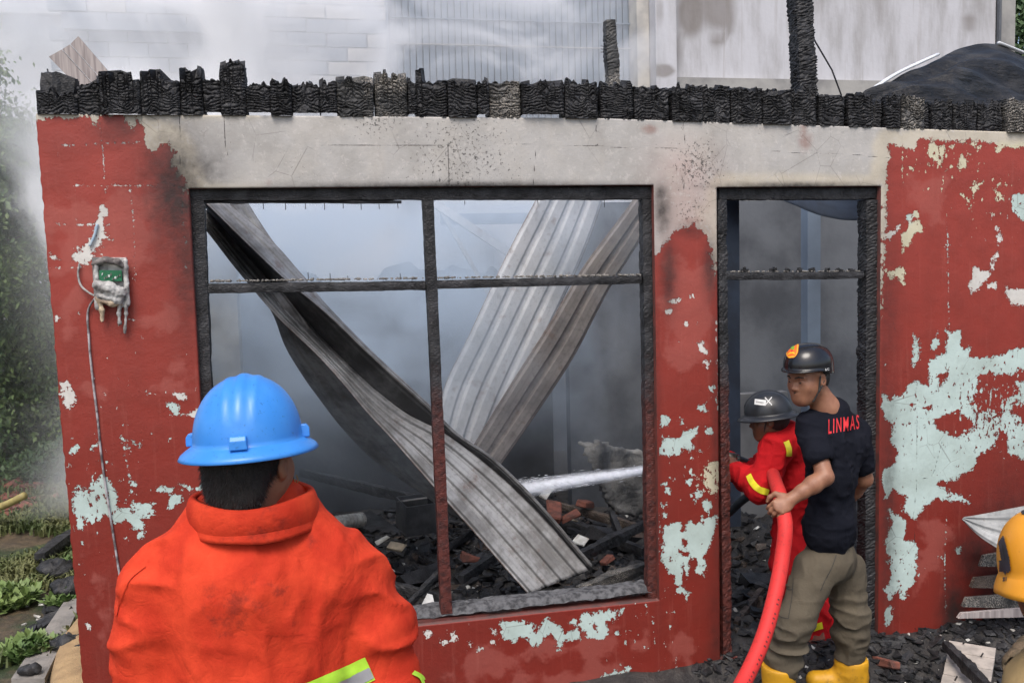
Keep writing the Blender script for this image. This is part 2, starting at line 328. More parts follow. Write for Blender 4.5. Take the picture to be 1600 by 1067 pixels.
CRACKS = [[(280,172),(282,230),(281,275)], [(350,172),(352,226),(358,250)], [(930,185),(934,228)], [(1067,187),(1072,235),(1068,300)], [(820,226),(930,228),(990,232),(1100,229)], [(1200,232),(1250,236),(1320,236),(1390,242)], [(470,226),(600,228),(820,226)],
          [(1482,505),(1478,540),(1480,560),(1475,600)], [(1432,590),(1433,750),(1428,800),(1430,870)], [(1430,750),(1455,745),(1460,735),(1472,690)], [(1395,500),(1400,520)], [(832,300),(838,229)], [(700,226),(702,290)]]
CHIPL = [[(155,180),(160,235),(165,300)], [(98,227),(230,222)], [(203,290),(209,350),(212,440)], [(90,350),(170,352)], [(75,418),(140,418)], [(120,290),(230,290),(290,292)], [(1480,335),(1482,440),(1483,520)], [(1410,215),(1410,285)], [(190,680),(205,760),(207,800)], [(265,650),(312,645)], [(1030,800),(1030,880)],
         [(1480,800),(1476,860),(1478,960)], [(288,292),(284,330),(291,380),(290,440)], [(1384,300),(1382,400),(1378,500)], [(1119,500),(1122,640)], [(240,768),(320,762)]]
SPECK = [(1550, 640, 90, .8), (1440, 650, 80, .35), (1420, 900, 60, .4), (1480, 230, 110, .55), (1560, 330, 80, .5), (1090, 740, 60, .65), (1080, 560, 50, .3), (160, 770, 70, .6), (150, 420, 60, .4), (200, 650, 110, .35), (1000, 960, 110, .5), (1090, 1040, 60, .6), (720, 990, 60, .35), (110, 300, 60, .2), (1500, 880, 60, .2)]
SPOTS = [(720, 250, 110, .8), (800, 290, 60, .4), (590, 185, 40, .9), (1090, 260, 55, 1.0), (1080, 330, 40, .8), (460, 280, 50, .4), (1180, 200, 60, .3), (640, 190, 60, .5), (380, 190, 90, .25), (1260, 210, 40, .5)]
RUST = [(1258, 215, 22, 26, .85), (1015, 200, 18, 12, .9), (1255, 205, 14, 50, .8), (1190, 195, 25, 12, .5), (420, 285, 10, 10, .7), (1100, 250, 40, 60, .35), (1082, 345, 30, 10, .8)]
CHALK = [n4([(280,190),(1060,150),(1000,400),(760,700),(330,700),(330,400)]), n4([(400,700),(560,700),(500,830),(430,1000),(400,900)]), l4([(1080,90),(1170,90),(1160,200),(1080,170)]), l4([(940,250),(1170,230),(1170,300),(930,300)]), l4([(530,270),(660,280),(640,330),(560,330)]),
         n4([(900,880),(1100,860),(1160,950),(1000,1000),(880,960)]), q4([(950,-500),(1250,-500),(1260,0),(1200,90),(1090,180),(960,190)]), t4([(170,800),(700,730),(720,850),(480,900),(180,950)]), s4([(1300,880),(1480,830),(1700,850),(1690,960),(1560,1067),(1240,1067)]),
         t4([(990,790),(1060,760),(1130,830),(1100,880),(980,870)]), t4([(1080,920),(1160,940),(1180,1000),(1100,1010)]), t4([(740,800),(840,760),(850,850),(720,870)]), m4([(560,260),(650,520),(680,800),(620,780),(590,560)]), g([(200,690),(280,640),(330,690),(260,840),(200,900)]), t4([(0,980),(700,960),(720,1100),(0,1100)]), k4([(860,1067),(860,1300),(1100,1400),(1090,1100)])]
SOOTP = [  # soft soot: centre px, radii px, strength
 (275, 300, 42, 95, 1.0), (300, 260, 50, 38, .7), (292, 400, 26, 110, .75), (250, 215, 45, 35, .35), (190, 205, 45, 22, .5), (1110, 420, 14, 55, .8), (1045, 430, 14, 60, .8), (1082, 362, 40, 14, .45), (1035, 330, 14, 40, .8),
 (1120, 700, 10, 300, .5), (1388, 470, 22, 130, .45), (1388, 800, 18, 260, .6), (1490, 960, 30, 70, 1.0), (1525, 870, 40, 55, .8), (1575, 900, 70, 150, 1.0), (1440, 1010, 80, 14, .9), (1382, 640, 10, 400, .4), (1025, 650, 8, 300, .4), (1120, 1000, 14, 120, .5), (700, 290, 240, 6, .9), (1240, 290, 130, 6, .9), (1033, 305, 12, 18, .8)]

def build_wall(parent):
    H = 0.007
    xb = [-1.125, -0.56, 1.545, 1.865, 2.752, 4.4]; zb = [-0.35, 0.0, 0.336, 2.352, 2.366, 2.675]
    def lines(b):
        o = [b[0]]
        for a, c in zip(b[:-1], b[1:]): o += list(np.linspace(a, c, max(1, round((c - a) / H)) + 1)[1:])
        return np.array(o)
    xs, zs = lines(xb), lines(zb); X, Zm = np.meshgrid(xs, zs, indexing='ij')
    # attributes are evaluated in wall coordinates
    peel = np.full(X.shape, -9.0); under = np.zeros(X.shape + (3,)); under[:] = GREY; bestc = np.full(X.shape, -9.0)
    def local(fn, pts, marg=.25, fill=-9.0):
        x0, z0 = pts.min(0) - marg; x1, z1 = pts.max(0) + marg
        i0, i1 = np.searchsorted(xs, (x0, x1)); j0, j1 = np.searchsorted(zs, (z0, z1))
        out = np.full(X.shape, fill)
        if i1 > i0 and j1 > j0: out[i0:i1, j0:j1] = fn(X[i0:i1, j0:j1], Zm[i0:i1, j0:j1])
        return out
    for c, poly in PEELS:
        w = W(poly); d = local(lambda a, b: sd_poly(a, b, w), w)
        m = d > bestc; under[m & (d > -.2)] = c; bestc = np.maximum(bestc, d); peel = np.maximum(peel, d)
    for poly in HOLES:
        w = W(poly); d = local(lambda a, b: sd_poly(a, b, w), w); peel = np.where(d > -.2, np.minimum(peel, -d + .004), peel)
    wb = W(BANDP); db = sd_poly(X, Zm, wb); m = (db > bestc); under[m & (db > -.02)] = GREY
    near = m & (db > -.02) & (db < .09) & ((X < -.25) | (X > 1.75)); under[near] = (.56, .51, .42)
    pk = (np.exp(-((X - 1.70) / .17) ** 2) * np.clip((2.66 - Zm) / .2, 0, 1) * m)[..., None] * .8; under[:] = under * (1 - pk) + np.array((.50, .385, .35)) * pk
    band = np.clip((db + .01) / .03, 0, 1); peel = np.maximum(peel, db)
    # smooth colour changes a little
    for _ in range(14): under[1:-1, 1:-1] = (under[:-2, 1:-1] + under[2:, 1:-1] + under[1:-1, :-2] + under[1:-1, 2:] + 4 * under[1:-1, 1:-1]) / 8
    crack = np.full(X.shape, -9.0); chipl = np.full(X.shape, -9.0)
    for c in CRACKS: w = W(c); crack = np.maximum(crack, local(lambda a, b: -d_line(a, b, w), w, .05))
    for c in CHIPL: w = W(c); chipl = np.maximum(chipl, local(lambda a, b: .004 - d_line(a, b, w), w, .08))
    chalk = np.full(X.shape, -9.0)
    for c in CHALK: w = W(c); chalk = np.maximum(chalk, local(lambda a, b: sd_poly(a, b, w), w))
    ppm = 1 / (np.linalg.norm(P(801, 500) - P(800, 500)))        # rough pixels per metre
    def blobs(L, ell=False):
        o = np.zeros(X.shape)
        for b in L:
            c = P(b[0], b[1]); rx, rz, s = (b[2] / ppm, b[3] / ppm, b[4]) if ell else (b[2] / ppm, b[2] / ppm, b[3])
            o = np.maximum(o, s * np.exp(-(((X - c[0]) / rx) ** 2 + ((Zm - c[2]) / rz) ** 2) * (1.0 if ell else .9)))
        return o
    speck, spots, rust, soot = blobs(SPECK), blobs(SPOTS) * band, blobs(RUST, True), blobs(SOOTP, True)
    # topology
    nx, nz = X.shape; idx = np.arange(nx * nz).reshape(nx, nz)
    cx = (xs[:-1] + xs[1:])[:, None] / 2; cz = (zs[:-1] + zs[1:])[None, :] / 2
    hole = ((cx > -.56) & (cx < 1.545) & (cz > .336) & (cz < 2.366)) | ((cx > 1.865) & (cx < 2.752) & (cz > 0.0) & (cz < 2.352))
    top = 2.675 - .055 * np.clip((X - 1.3) / 2.3, 0, 2); Zg = np.where(Zm > 2.366, 2.366 + (Zm - 2.366) * (top - 2.366) / .309, Zm)
    Xg = X + np.where(X < -1.0, (fbm(np.stack([X * 0, Zm, X * 0], -1), 30) - .5) * .010 * ((-1.0 - X) / .125) - .02 * (Zm - 1.3) / 1.4 * ((-1.0 - X) / .125), 0)
    Yg = (fbm(np.stack([X, X * 0, Zm], -1), 2.2) - .5) * .006
    Yg *= np.clip(np.minimum.reduce([np.abs(X + .56), np.abs(X - 1.545), np.abs(X - 1.865), np.abs(X - 2.752)]) / .05, 0, 1)
    verts = np.stack([Xg, Yg, Zg], -1).reshape(-1, 3)
    I, J = np.where(~hole); a = idx[I, J]; b = idx[I + 1, J]; c = idx[I + 1, J + 1]; d = idx[I, J + 1]
    quads = np.stack([a, b, c, d], 1)
    used = np.unique(quads); remap = -np.ones(nx * nz, int); remap[used] = np.arange(len(used)); quads = remap[quads]; verts = verts[used]
    # thickness: boundary edges extruded back
    E = np.concatenate([quads[:, [0, 1]], quads[:, [1, 2]], quads[:, [2, 3]], quads[:, [3, 0]]]); key = np.sort(E, 1)
    u, inv, cnt = np.unique(key, axis=0, return_inverse=True, return_counts=True); be = E[cnt[inv.ravel()] == 1]
    bv = np.unique(be); bm_ = {int(v): len(verts) + i for i, v in enumerate(bv)}; back = verts[bv].copy(); back[:, 1] = .13
    side = [(int(p), bm_[int(p)], bm_[int(q)], int(q)) for p, q in be]
    T = .13
    bk = []; nb = len(verts) + len(back); bvts = []
    def bq(x0, x1, z0, z1):
        k = nb + len(bvts); bvts.extend([(x0, T, z0), (x1, T, z0), (x1, T, z1), (x0, T, z1)]); bk.append((k, k + 3, k + 2, k + 1))
    bq(-1.125, -.56, -.35, 2.366); bq(-.56, 1.545, -.35, .336); bq(1.545, 1.865, -.35, 2.366); bq(1.865, 2.752, -.35, 0); bq(2.752, 4.4, -.35, 2.366); bq(1.865, 2.752, 2.352, 2.366); bq(-1.125, 4.4, 2.366, 2.62)
    allv = np.concatenate([verts, back, np.array(bvts)]); me = bpy.data.meshes.new('front_wall')
    nf = len(quads)
    loops = np.concatenate([quads.ravel(), np.array(side).ravel(), np.array(bk).ravel()]).astype(np.int32); npol = nf + len(side) + len(bk)
    me.vertices.add(len(allv)); me.vertices.foreach_set('co', allv.ravel().astype(np.float32)); me.loops.add(len(loops)); me.loops.foreach_set('vertex_index', loops)
    me.polygons.add(npol); me.polygons.foreach_set('loop_start', np.arange(npol, dtype=np.int32) * 4)
    mi = np.zeros(npol, np.int32); mi[nf:nf + len(side)] = 1; mi[nf + len(side):] = 2; me.polygons.foreach_set('material_index', mi); me.update(calc_edges=True)
    n = len(allv)
    def put(name, arr, fill=0.0):
        at = me.attributes.new(name, 'FLOAT', 'POINT'); o = np.full(n, fill, np.float32); o[:len(used)] = arr.reshape(-1)[used]; at.data.foreach_set('value', o)
    for nm, ar in (('peel', peel), ('chipline', chipl), ('crack', crack), ('chalk', chalk), ('speck', speck), ('spots', spots), ('rust', rust), ('soot', soot), ('band', band)): put(nm, np.clip(ar, -1, 2), -1)
    at = me.attributes.new('under', 'FLOAT_COLOR', 'POINT'); o = np.ones((n, 4), np.float32); o[:len(used), :3] = under.reshape(-1, 3)[used]; at.data.foreach_set('color', o.ravel())
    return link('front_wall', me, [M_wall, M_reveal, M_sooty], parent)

house = empty('burnt_house', (1.6, 0.06, 0), 'burnt single storey house with peeling red front wall and no roof', 'house')
wall_o = build_wall(house)
# ------------------------------------------------------------------ charred timber
def gator(u, v, seed, cell=(.034, .014)):
    """bulges of alligator char, u across and v along in metres"""
    p = np.stack([u, v, np.full_like(u, seed * 3.7)], -1)
    wob = (vnoise(p, 38, seed) - .5) * 2.2 + (vnoise(p, 14, seed + 9) - .5) * 3.0
    r = v / cell[1] + wob; row = np.floor(r); h = (np.sin(row * 12.9898 + seed) * 43758.5453) % 1
    c = u / cell[0] + h * 3 + (vnoise(p, 50, seed + 3) - .5) * 1.6
    return np.abs(np.sin(PI * r)) ** .45 * (.35 + .65 * np.abs(np.sin(PI * c)) ** .35) * (.55 + .9 * vnoise(p, 22, seed + 5))

def char_bar(name, mat, parent, p0, p1, w, d, seg=.012, rough=.0035, seed=0, side=(1, 0, 0), gamp=.004, taper=None, n=5, cell=(.034, .014)):
    """squared timber between two points; w across 'side', d the other way, surface cracked by fire"""
    p0 = np.array(p0, float); p1 = np.array(p1, float); L = np.linalg.norm(p1 - p0); t = (p1 - p0) / L
    s = np.array(side, float); s -= t * s.dot(t); s /= np.linalg.norm(s); b = np.cross(t, s)
    m = max(2, int(L / seg)); q = []
    k = np.linspace(-1, 1, n + 1)
    ringp = [(a, -1) for a in k[:-1]] + [(1, a) for a in k[:-1]] + [(-a, 1) for a in k[:-1]] + [(-1, -a) for a in k[:-1]]
    ringp = np.array(ringp); R = len(ringp)
    tt = np.linspace(0, L, m + 1)
    A, B = np.meshgrid(tt, np.arange(R), indexing='ij')
    cx = ringp[:, 0][None] * w / 2; cy_ = ringp[:, 1][None] * d / 2
    per = (np.arange(R) / R * 2 * (w + d))[None]
    rr = np.maximum(np.abs(ringp[:, 0]), np.abs(ringp[:, 1])); cor = (np.abs(ringp[:, 0]) * np.abs(ringp[:, 1]))[None]
    g_ = gator(np.broadcast_to(per, A.shape), A, seed + 1, cell)
    pos = p0 + A[..., None] * t + (cx + 0 * A)[..., None] * s + (cy_ + 0 * A)[..., None] * b
    nse = (fbm(pos, 12, seed) - .5) * 2
    sc = 1 - .10 * cor + (gamp * (g_ - .6) + rough * nse) / (min(w, d) / 2)
    if taper is not None: sc = sc * np.interp(A / L, [0, .5, 1], taper)
    pos = p0 + A[..., None] * t + (cx * sc)[..., None] * s + (cy_ * sc)[..., None] * b
    v = pos.reshape(-1, 3); f = []
    for i in range(m):
        for j in range(R):
            j2 = (j + 1) % R; f.append((i * R + j, i * R + j2, (i + 1) * R + j2, (i + 1) * R + j))
    f.append(tuple(range(R))[::-1]); f.append(tuple(m * R + j for j in range(R)))
    return mesh_obj(name, v, f, mat, parent)

# window frame -------------------------------------------------------
wf = empty('window_frame', P(670, 960, .06), 'charred four light window frame without glass in the red wall', 'window frame')
YF, DF = .062, .062
def fr(px, py): return P(px, py, YF)
char_bar('head_rail', M_char, wf, fr(296, 304), fr(1021, 302), .062, DF, side=(0, 0, 1), seed=1, gamp=.002)
char_bar('drip_strip', M_char, wf, fr(318, 316), fr(627, 316), .012, .03, side=(0, 0, 1), seed=11, gamp=.001, n=2, seg=.02)
char_bar('jamb', M_charb, wf, fr(308, 314), fr(322, 660) * [1, 1, 0] + [-.012, 0, .40], .07, DF, seed=2, gamp=.002)
char_bar('jamb', M_charb, wf, fr(1010, 312), fr(1019, 940) + [0, 0, .03], .066, DF, seed=3, gamp=.003)
char_bar('mullion', M_charb, wf, fr(668, 312), fr(697, 955), .055, .06, seed=4, gamp=.002)
char_bar('transom', M_char, wf, fr(322, 451), fr(664, 446), .044, .05, side=(0, 0, 1), seed=5, gamp=.002)
char_bar('transom', M_char, wf, fr(674, 445), fr(1000, 437), .040, .05, side=(0, 0, 1), seed=6, gamp=.002)
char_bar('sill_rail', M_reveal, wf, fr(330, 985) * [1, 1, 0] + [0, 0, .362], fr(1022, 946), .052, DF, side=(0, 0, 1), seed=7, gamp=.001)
nail_me = None
for i, (x, y, l) in enumerate([(411, 316, 11), (446, 316, 12), (477, 316, 11), (507, 316, 12), (536, 316, 10), (564, 316, 12), (592, 316, 11), (621, 316, 10), (726, 314, 6), (840, 313, 7), (944, 313, 11), (482, 436, -10), (516, 436, -9), (544, 436, -5), (626, 436, -9)]):
    a = P(x, y, .05); b = P(x + (1 if l > 0 else -1) * rng.random(), y + l, .05)
    MB().tube([a, b], .0017, 5).build('nail', M_char, wf)
def crumbs(name, x0, x1, y, Y, n, size, mat, parent, dens=None):
    m = MB()
    for _ in range(n):
        u = rng.random(); c = P(x0 + (x1 - x0) * u, y[0] + (y[1] - y[0]) * u, Y) + [0, rng.uniform(-.018, .018), 0]
        s = size * rng.uniform(.4, 1.3); M = Matrix.Rotation(rng.uniform(0, 6), 3, 'Z') @ Matrix.Rotation(rng.uniform(0, 1), 3, 'X')
        m.box(c + [0, 0, s * .2], (s * rng.uniform(.7, 2), s, s * rng.uniform(.4, 1)), M, s * .12)
    o = m.build(name, mat, parent); o['kind'] = 'stuff'; return o
M_ash = simple('pale_ash', (.30, .28, .25), (.08, .075, .07), 60, .9, .5, 200, .002)
crumbs('ash_crumbs', 330, 1000, (440, 430), YF, 420, .008, M_ash, wf)
M_ashgrey = simple('grey_ash', (.12, .12, .125), (.03, .03, .033), 35, .9, .6, 160, .004)
def ash_sill():
    x0, x1 = -.5, 1.52; nx, ny = 260, 10; v = []; 
    X, Y = np.meshgrid(np.linspace(x0, x1, nx), np.linspace(.03, .14, ny), indexing='ij'); p = np.stack([X, Y, 0 * X], -1)
    Zz = .378 + .016 * fbm(p, 30, 3) + .02 * np.clip((X - .4) / 1, 0, 1) * fbm(p, 9, 5) - .03 * np.clip((.06 - Y) / .03, 0, 1)
    v = np.stack([X, Y, Zz], -1).reshape(-1, 3); f = [(i * ny + j, (i + 1) * ny + j, (i + 1) * ny + j + 1, i * ny + j + 1) for i in range(nx - 1) for j in range(ny - 1)]
    o = mesh_obj('ash_heap', v, f, M_ashgrey, wf, True); o['kind'] = 'stuff'
ash_sill()
crumbs('char_crumbs', 700, 1020, (945, 925), .09, 300, .012, M_ashgrey, wf)

# door frame ---------------------------------------------------------
df = empty('door_frame', (2.3, .06, 0), 'charred door frame with a transom bar, leaf burnt away', 'door frame')
char_bar('head_rail', M_char, df, fr(1120, 303), fr(1376, 303), .062, DF, side=(0, 0, 1), seed=21, gamp=.003)
char_bar('jamb', M_charb, df, fr(1124, 313), [fr(1131, 800)[0], YF, -.05], .05, .07, seed=22, gamp=.004)
char_bar('jamb', M_char, df, fr(1360, 313) + [.005, 0.01, 0], [fr(1357, 800)[0] + .012, YF + .01, -.05], .10, .085, seed=23, gamp=.007, seg=.008, n=7)
char_bar('transom', M_char, df, fr(1132, 432), fr(1346, 430), .038, .05, side=(0, 0, 1), seed=24, gamp=.002)
for x in (1163, 1208, 1229, 1249, 1269, 1291, 1311, 1330):
    m = MB()
    for _ in range(5):
        c = P(x, 424, YF) + rng.normal(0, 1, 3) * [.009, .008, .004] + [0, 0, .004]; s = rng.uniform(.010, .018)
        m.box(c, (s, s, s * 1.2), Matrix.Rotation(rng.uniform(0, 6), 3, 'Z'), .003)
    m.build('char_stub', M_char, df)
crumbs('ash_crumbs', 1135, 1345, (425, 424), YF, 120, .006, M_ash, df)

# wall plate ---------------------------------------------------------
BLOCKS = [(58,122,150,173,0),(122,158,133,170,1),(158,221,130,172,1),(222,282,126,172,1),(283,318,124,172,1),(319,346,128,168,0),(346,385,120,172,2),(386,423,136,165,0),(424,456,130,171,0),(457,500,134,165,0),(501,527,131,165,0),(528,584,130,175,1),(588,637,124,176,1),(639,652,131,168,0),(653,699,128,178,1),(701,745,130,172,0),(747,764,131,168,0),(766,814,130,179,0),(816,880,134,166,0),(883,933,132,180,0),(940,990,134,183,0),(993,1046,138,186,0),(1051,1098,138,188,0),(1099,1141,137,189,0),(1143,1191,141,191,0),(1192,1236,145,193,0),(1238,1276,146,195,0),(1281,1320,151,197,0),(1326,1364,151,200,0),(1366,1382,158,190,3),(1384,1407,150,202,0),(1410,1446,154,203,0),(1447,1456,160,203,3),(1458,1489,158,204,0),(1493,1530,163,205,3),(1533,1570,164,206,3),(1573,1610,162,207,0),(1614,1655,165,208,0),(1660,1700,165,209,0)]
beam = empty('charred_wall_plate', P(800, 180, .05), 'row of charred timber blocks along the top of the red wall', 'beam')
def block(i, x0, x1, yt, yb, kind):
    Yc = .0; a = P(x0, yb, Yc); b = P(x1, yb, Yc); t = P((x0 + x1) / 2, yt, Yc); zb = (2.675 - .055 * min(2, max(0, (((a[0] + b[0]) / 2) - 1.3) / 2.3))) + (.012 if yb <= 168 and x0 > 300 else -.002)
    w = b[0] - a[0]; h = t[2] - zb; y0 = rng.uniform(-.012, .014) + (.03 if kind == 3 else 0); dep = rng.uniform(.09, .12)
    nx = max(6, int(w / .0045)); nz = max(12, int(h / .003)); ny = 7
    path = [(0, k) for k in range(ny)]                       # side, front, side, as one strip of columns
    cols = [(-w / 2, dep * (1 - k / ny)) for k in range(ny)] + [(-w / 2 + w * k / nx, 0) for k in range(nx + 1)] + [(w / 2, dep * k / ny) for k in range(1, ny + 1)]
    cols = np.array(cols); u = np.arange(len(cols)) * .0045
    Zr = np.linspace(0, 1, nz + 1); U, Zz = np.meshgrid(u, Zr, indexing='ij')
    prof = h + (fbm(np.stack([u, 0 * u, 0 * u], -1), 55, i) - .5) * .06
    nb = (vnoise(np.stack([u, 0 * u, 0 * u], -1), 70, i + 60) > .60)
    prof = prof + np.where(nb, rng.uniform(.02, .05) if kind in (1, 2) else rng.uniform(.004, .022), 0)
    if kind == 2: prof = prof + np.where((cols[:, 0] > -w * .1) | (cols[:, 1] > .02), .055, 0.0)
    zz = Zz * prof[:, None]; gz = gator(U, zz, i, (.055 if i % 3 else .032, .0150 if i % 2 else .0125))
    out = .013 * gz + .006 * (fbm(np.stack([U, zz, U * 0 + i], -1), 25, i) - .5)
    cxm = a[0] + w / 2; sgn = np.sign(cols[:, 0]) * (cols[:, 1] > 0); fr_ = (cols[:, 1] == 0)
    X = cxm + cols[:, 0][:, None] + np.where(fr_[:, None], 0, sgn[:, None] * (out - .006) * .5)
    Y = y0 + cols[:, 1][:, None] + np.where(fr_[:, None], -out, 0)
    edge = np.clip(1 - (w / 2 - np.abs(cols[:, 0])) / .008, 0, 1)[:, None] * fr_[:, None]
    Y = Y + edge * .008
    Zw = zb + zz + 0 * X
    n = len(cols); v = np.stack([X, Y, Zw], -1).reshape(-1, 3).tolist(); f = []; m = nz + 1
    for c in range(n - 1):
        for r in range(nz): f.append((c * m + r, (c + 1) * m + r, (c + 1) * m + r + 1, c * m + r + 1))
    base = len(v)                                            # top: strip to a ridge in the middle
    for c in range(n):
        q = cols[c]; v.append([cxm + q[0] * .55, y0 + dep * .45 + (q[1] - dep * .45) * .3, zb + prof[c] + rng.uniform(-.012, .012)])
    for c in range(n - 1): f.append((c * m + nz, (c + 1) * m + nz, base + c + 1, base + c))
    f.append(tuple(base + c for c in range(n)))
    mesh_obj('charred_block', v, f, M_charash if i in (11, 12, 17, 31, 36) else M_char, beam)
for i, bk in enumerate(BLOCKS): block(i, *bk)
# dark batten behind the blocks, seen in the gaps
for x0, x1 in ((150, 345), (345, 640), (640, 880), (880, 1190), (1190, 1700)):
    a = P(x0, 150 + max(0, x0 - 600) * .032, .085); b = P(x1, 150 + max(0, x1 - 600) * .032, .085)
    char_bar('batten', M_char, beam, a, b, .075, .06, side=(0, 0, 1), seed=x0, gamp=.006)
for pts in ([P(68, 132, .06), P(120, 138, .05)],):
    char_bar('charred_stub', M_char, beam, pts[0], pts[1], .10, .08, side=(0, 0, 1), seed=9, gamp=.008, taper=(.9, 1.1, .8))
char_bar('charred_stub', M_char, beam, P(62, 168, .03), P(120, 162, .02), .045, .06, side=(0, 0, 1), seed=19, gamp=.006)
MB().tube([P(74, 108, .05), P(77, 120, .05)], .003, 5).build('nail', M_char, beam)

for (nm, lab, pts, w) in (('charred_post', 'short charred stud standing behind the wall top, rounded burnt tip', [(952, 33), (958, 142)], .062), ('charred_post', 'tall charred post rising out of frame from the wall top', [(1243, -140), (1257, 152)], .098)):
    a = P(*pts[0], .12 if w < .08 else .06); b = P(*pts[1], .12 if w < .08 else .06)
    o = empty(nm, b, lab, 'post', 'charred posts above the wall')
    char_bar('shaft', M_charash if w < .08 else M_char, o, b, a, w, w, seed=int(w * 1000), gamp=.010 if w > .08 else .006, taper=(1, 1, .8 if w < .08 else 1), seg=.006, n=7, cell=(.07, .017))
    if w < .08:
        for q in (0, 1, 2): MB().tube([P(946, 74 + 4 * q, .12), P(939, 72 + 5 * q, .10)], .0015, 4).build('splinter', M_char, o)
o = MB().tube([P(1266, 52, .08), P(1300, 110, .10), P(1315, 150, .12)], .004, 6).build('loose_wire', M_char); tag(o, 'thin dark wire slanting down beside the tall charred post', 'wire')

# leaning plank top left
M_plank = NT('weathered_plank'); _c = M_plank.coord(scale=(1, 1, 1))
_n = M_plank.noise(M_plank.coord(rot=(0, .75, 0), scale=(30, 30, 1.5)), 3, 5)
M_plank = M_plank.fin(M_plank.mix(M_plank.step(_n, .35, .65), (.42, .37, .35), (.25, .215, .21)), .8, M_plank.bump(_n, .5, .003))
pl = empty('leaning_plank', P(150, 150, .25), 'pale weathered plank leaning over the left end of the charred beam', 'plank')
def plank(parent, c0, c1, c2, c3, Y, th, name='board', mat=None):
    v = [P(*c, Y) for c in (c0, c1, c2, c3)]; nrm = np.cross(v[1] - v[0], v[3] - v[0]); nrm /= np.linalg.norm(nrm)
    if nrm[1] < 0: nrm = -nrm
    v += [a + nrm * th for a in v]
    return mesh_obj(name, v, [(0, 1, 2, 3), (7, 6, 5, 4), (0, 4, 5, 1), (1, 5, 6, 2), (2, 6, 7, 3), (3, 7, 4, 0)], mat or M_plank, parent)
plank(pl, (76, 89), (96, 78), (176, 166), (150, 166), .25, .03); plank(pl, (97, 77.5), (109, 70), (195, 166), (177, 166), .246, .03); plank(pl, (110, 69.5), (122, 57), (216, 166), (196, 166), .25, .03)

# ------------------------------------------------------------------ corrugated sheets
def metal_mat(name, c1, c2, rust=(.16, .075, .045), soot=.5, rough=.5, met=.35):
    t = NT(name); co = t.coord(); n1 = t.noise(co, 5, 6, .65); n2 = t.noise(co, 40, 5, .7)
    c = t.mix(t.step(n1, .35, .68), c1, c2)
    c = t.mix(t.ma('MULTIPLY', t.step(n2, .52, .7), .45), c, tuple(a * .45 for a in c1))
    c = t.mix(t.ma('MULTIPLY', t.step(t.noise(co, 9, 5, .7), .56, .72), .5), c, rust)
    e = t.attr('edge'); c = t.mix(t.ma('MULTIPLY', t.step(t.ma('ADD', e, t.ma('MULTIPLY_ADD', n2, .8, -.4)), .4, .9), .75), c, tuple(a * .7 for a in rust))
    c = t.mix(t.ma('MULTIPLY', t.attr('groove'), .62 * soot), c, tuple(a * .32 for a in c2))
    s = t.attr('burn_shade'); c = t.mix(t.ma('MULTIPLY', t.ma('ADD', s, t.ma('MULTIPLY', t.ma('MULTIPLY_ADD', n1, 1.2, -.6), t.step(s, .05, .5)), clamp=True), .9), c, (.022, .022, .024))  # soot and painted shade of the folded sheets, mixed into the colour
    return t.fin(c, t.ma('MULTIPLY_ADD', n1, .3, rough), t.bump(t.ma('ADD', n2, n1), .25, .004), Metallic=met)
M_sheet = metal_mat('scorched_roof_metal', (.42, .42, .42), (.19, .185, .18))
M_sheetw = metal_mat('pale_roof_metal', (.62, .63, .645), (.50, .51, .52), rough=.6, met=.2, soot=.2)
M_sheetb = metal_mat('brownish_roof_metal', (.34, .31, .29), (.22, .20, .19), rough=.6, met=.2)

def sheet(name, mat, parent, Lp, Rp, ribs, amp, bow=0.0, n=90, m=64, curl=None, burn_shade=None, warp=.01, seed=0, thick=.0015, ribf=None):
    """metal sheet between two long edges with ribs pressed along it"""
    A = spline(Lp, n); B = spline(Rp, n); s = np.linspace(0, 1, m)
    ph = s * ribs; fr_ = ph % 1
    prof = np.clip((np.abs(fr_ - .5) - .30) / .07, 0, 1) * -1 + 1            # trapezoid ribs
    prof = prof + .22 * (np.sin(ph * 2 * PI * 3) * .5 + .5) * (1 - prof)
    G = A[:, None] * (1 - s)[None, :, None] + B[:, None] * s[None, :, None]
    T = np.gradient(G, axis=0); S = (B - A)[:, None] + 0 * G; N = np.cross(T, S); N /= np.linalg.norm(N, axis=2, keepdims=True)
    N = np.where(N[..., 1:2] > 0, -N, N)                                     # towards the viewer
    off = amp * prof[None] + bow * np.sin(PI * s)[None] + warp * (fbm(G, 2.5, seed) - .5) * 2
    if curl is not None: off = off + curl(np.linspace(0, 1, n)[:, None], s[None])
    v = G + N * off[..., None]
    f = [(i * m + j, (i + 1) * m + j, (i + 1) * m + j + 1, i * m + j + 1) for i in range(n - 1) for j in range(m - 1)]
    o = mesh_obj(name, v.reshape(-1, 3), f, mat, parent, True)
    e = np.maximum(1 - s / .03, 1 - (1 - s) / .03).clip(0, 1)[None] + 0 * off
    a = o.data.attributes.new('edge', 'FLOAT', 'POINT'); a.data.foreach_set('value', e.astype(np.float32).ravel())
    bb = (burn_shade(np.linspace(0, 1, n)[:, None], s[None]) + 0 * off) if burn_shade else 0 * off
    a = o.data.attributes.new('burn_shade', 'FLOAT', 'POINT'); a.data.foreach_set('value', bb.astype(np.float32).ravel())
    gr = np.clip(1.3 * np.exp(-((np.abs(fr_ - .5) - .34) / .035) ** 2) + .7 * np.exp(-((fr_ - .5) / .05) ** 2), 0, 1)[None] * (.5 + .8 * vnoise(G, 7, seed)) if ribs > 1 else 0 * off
    a = o.data.attributes.new('groove', 'FLOAT', 'POINT'); a.data.foreach_set('value', (gr + 0 * off).astype(np.float32).ravel())
    mod = o.modifiers.new('thickness', 'SOLIDIFY'); mod.thickness = thick
    return o
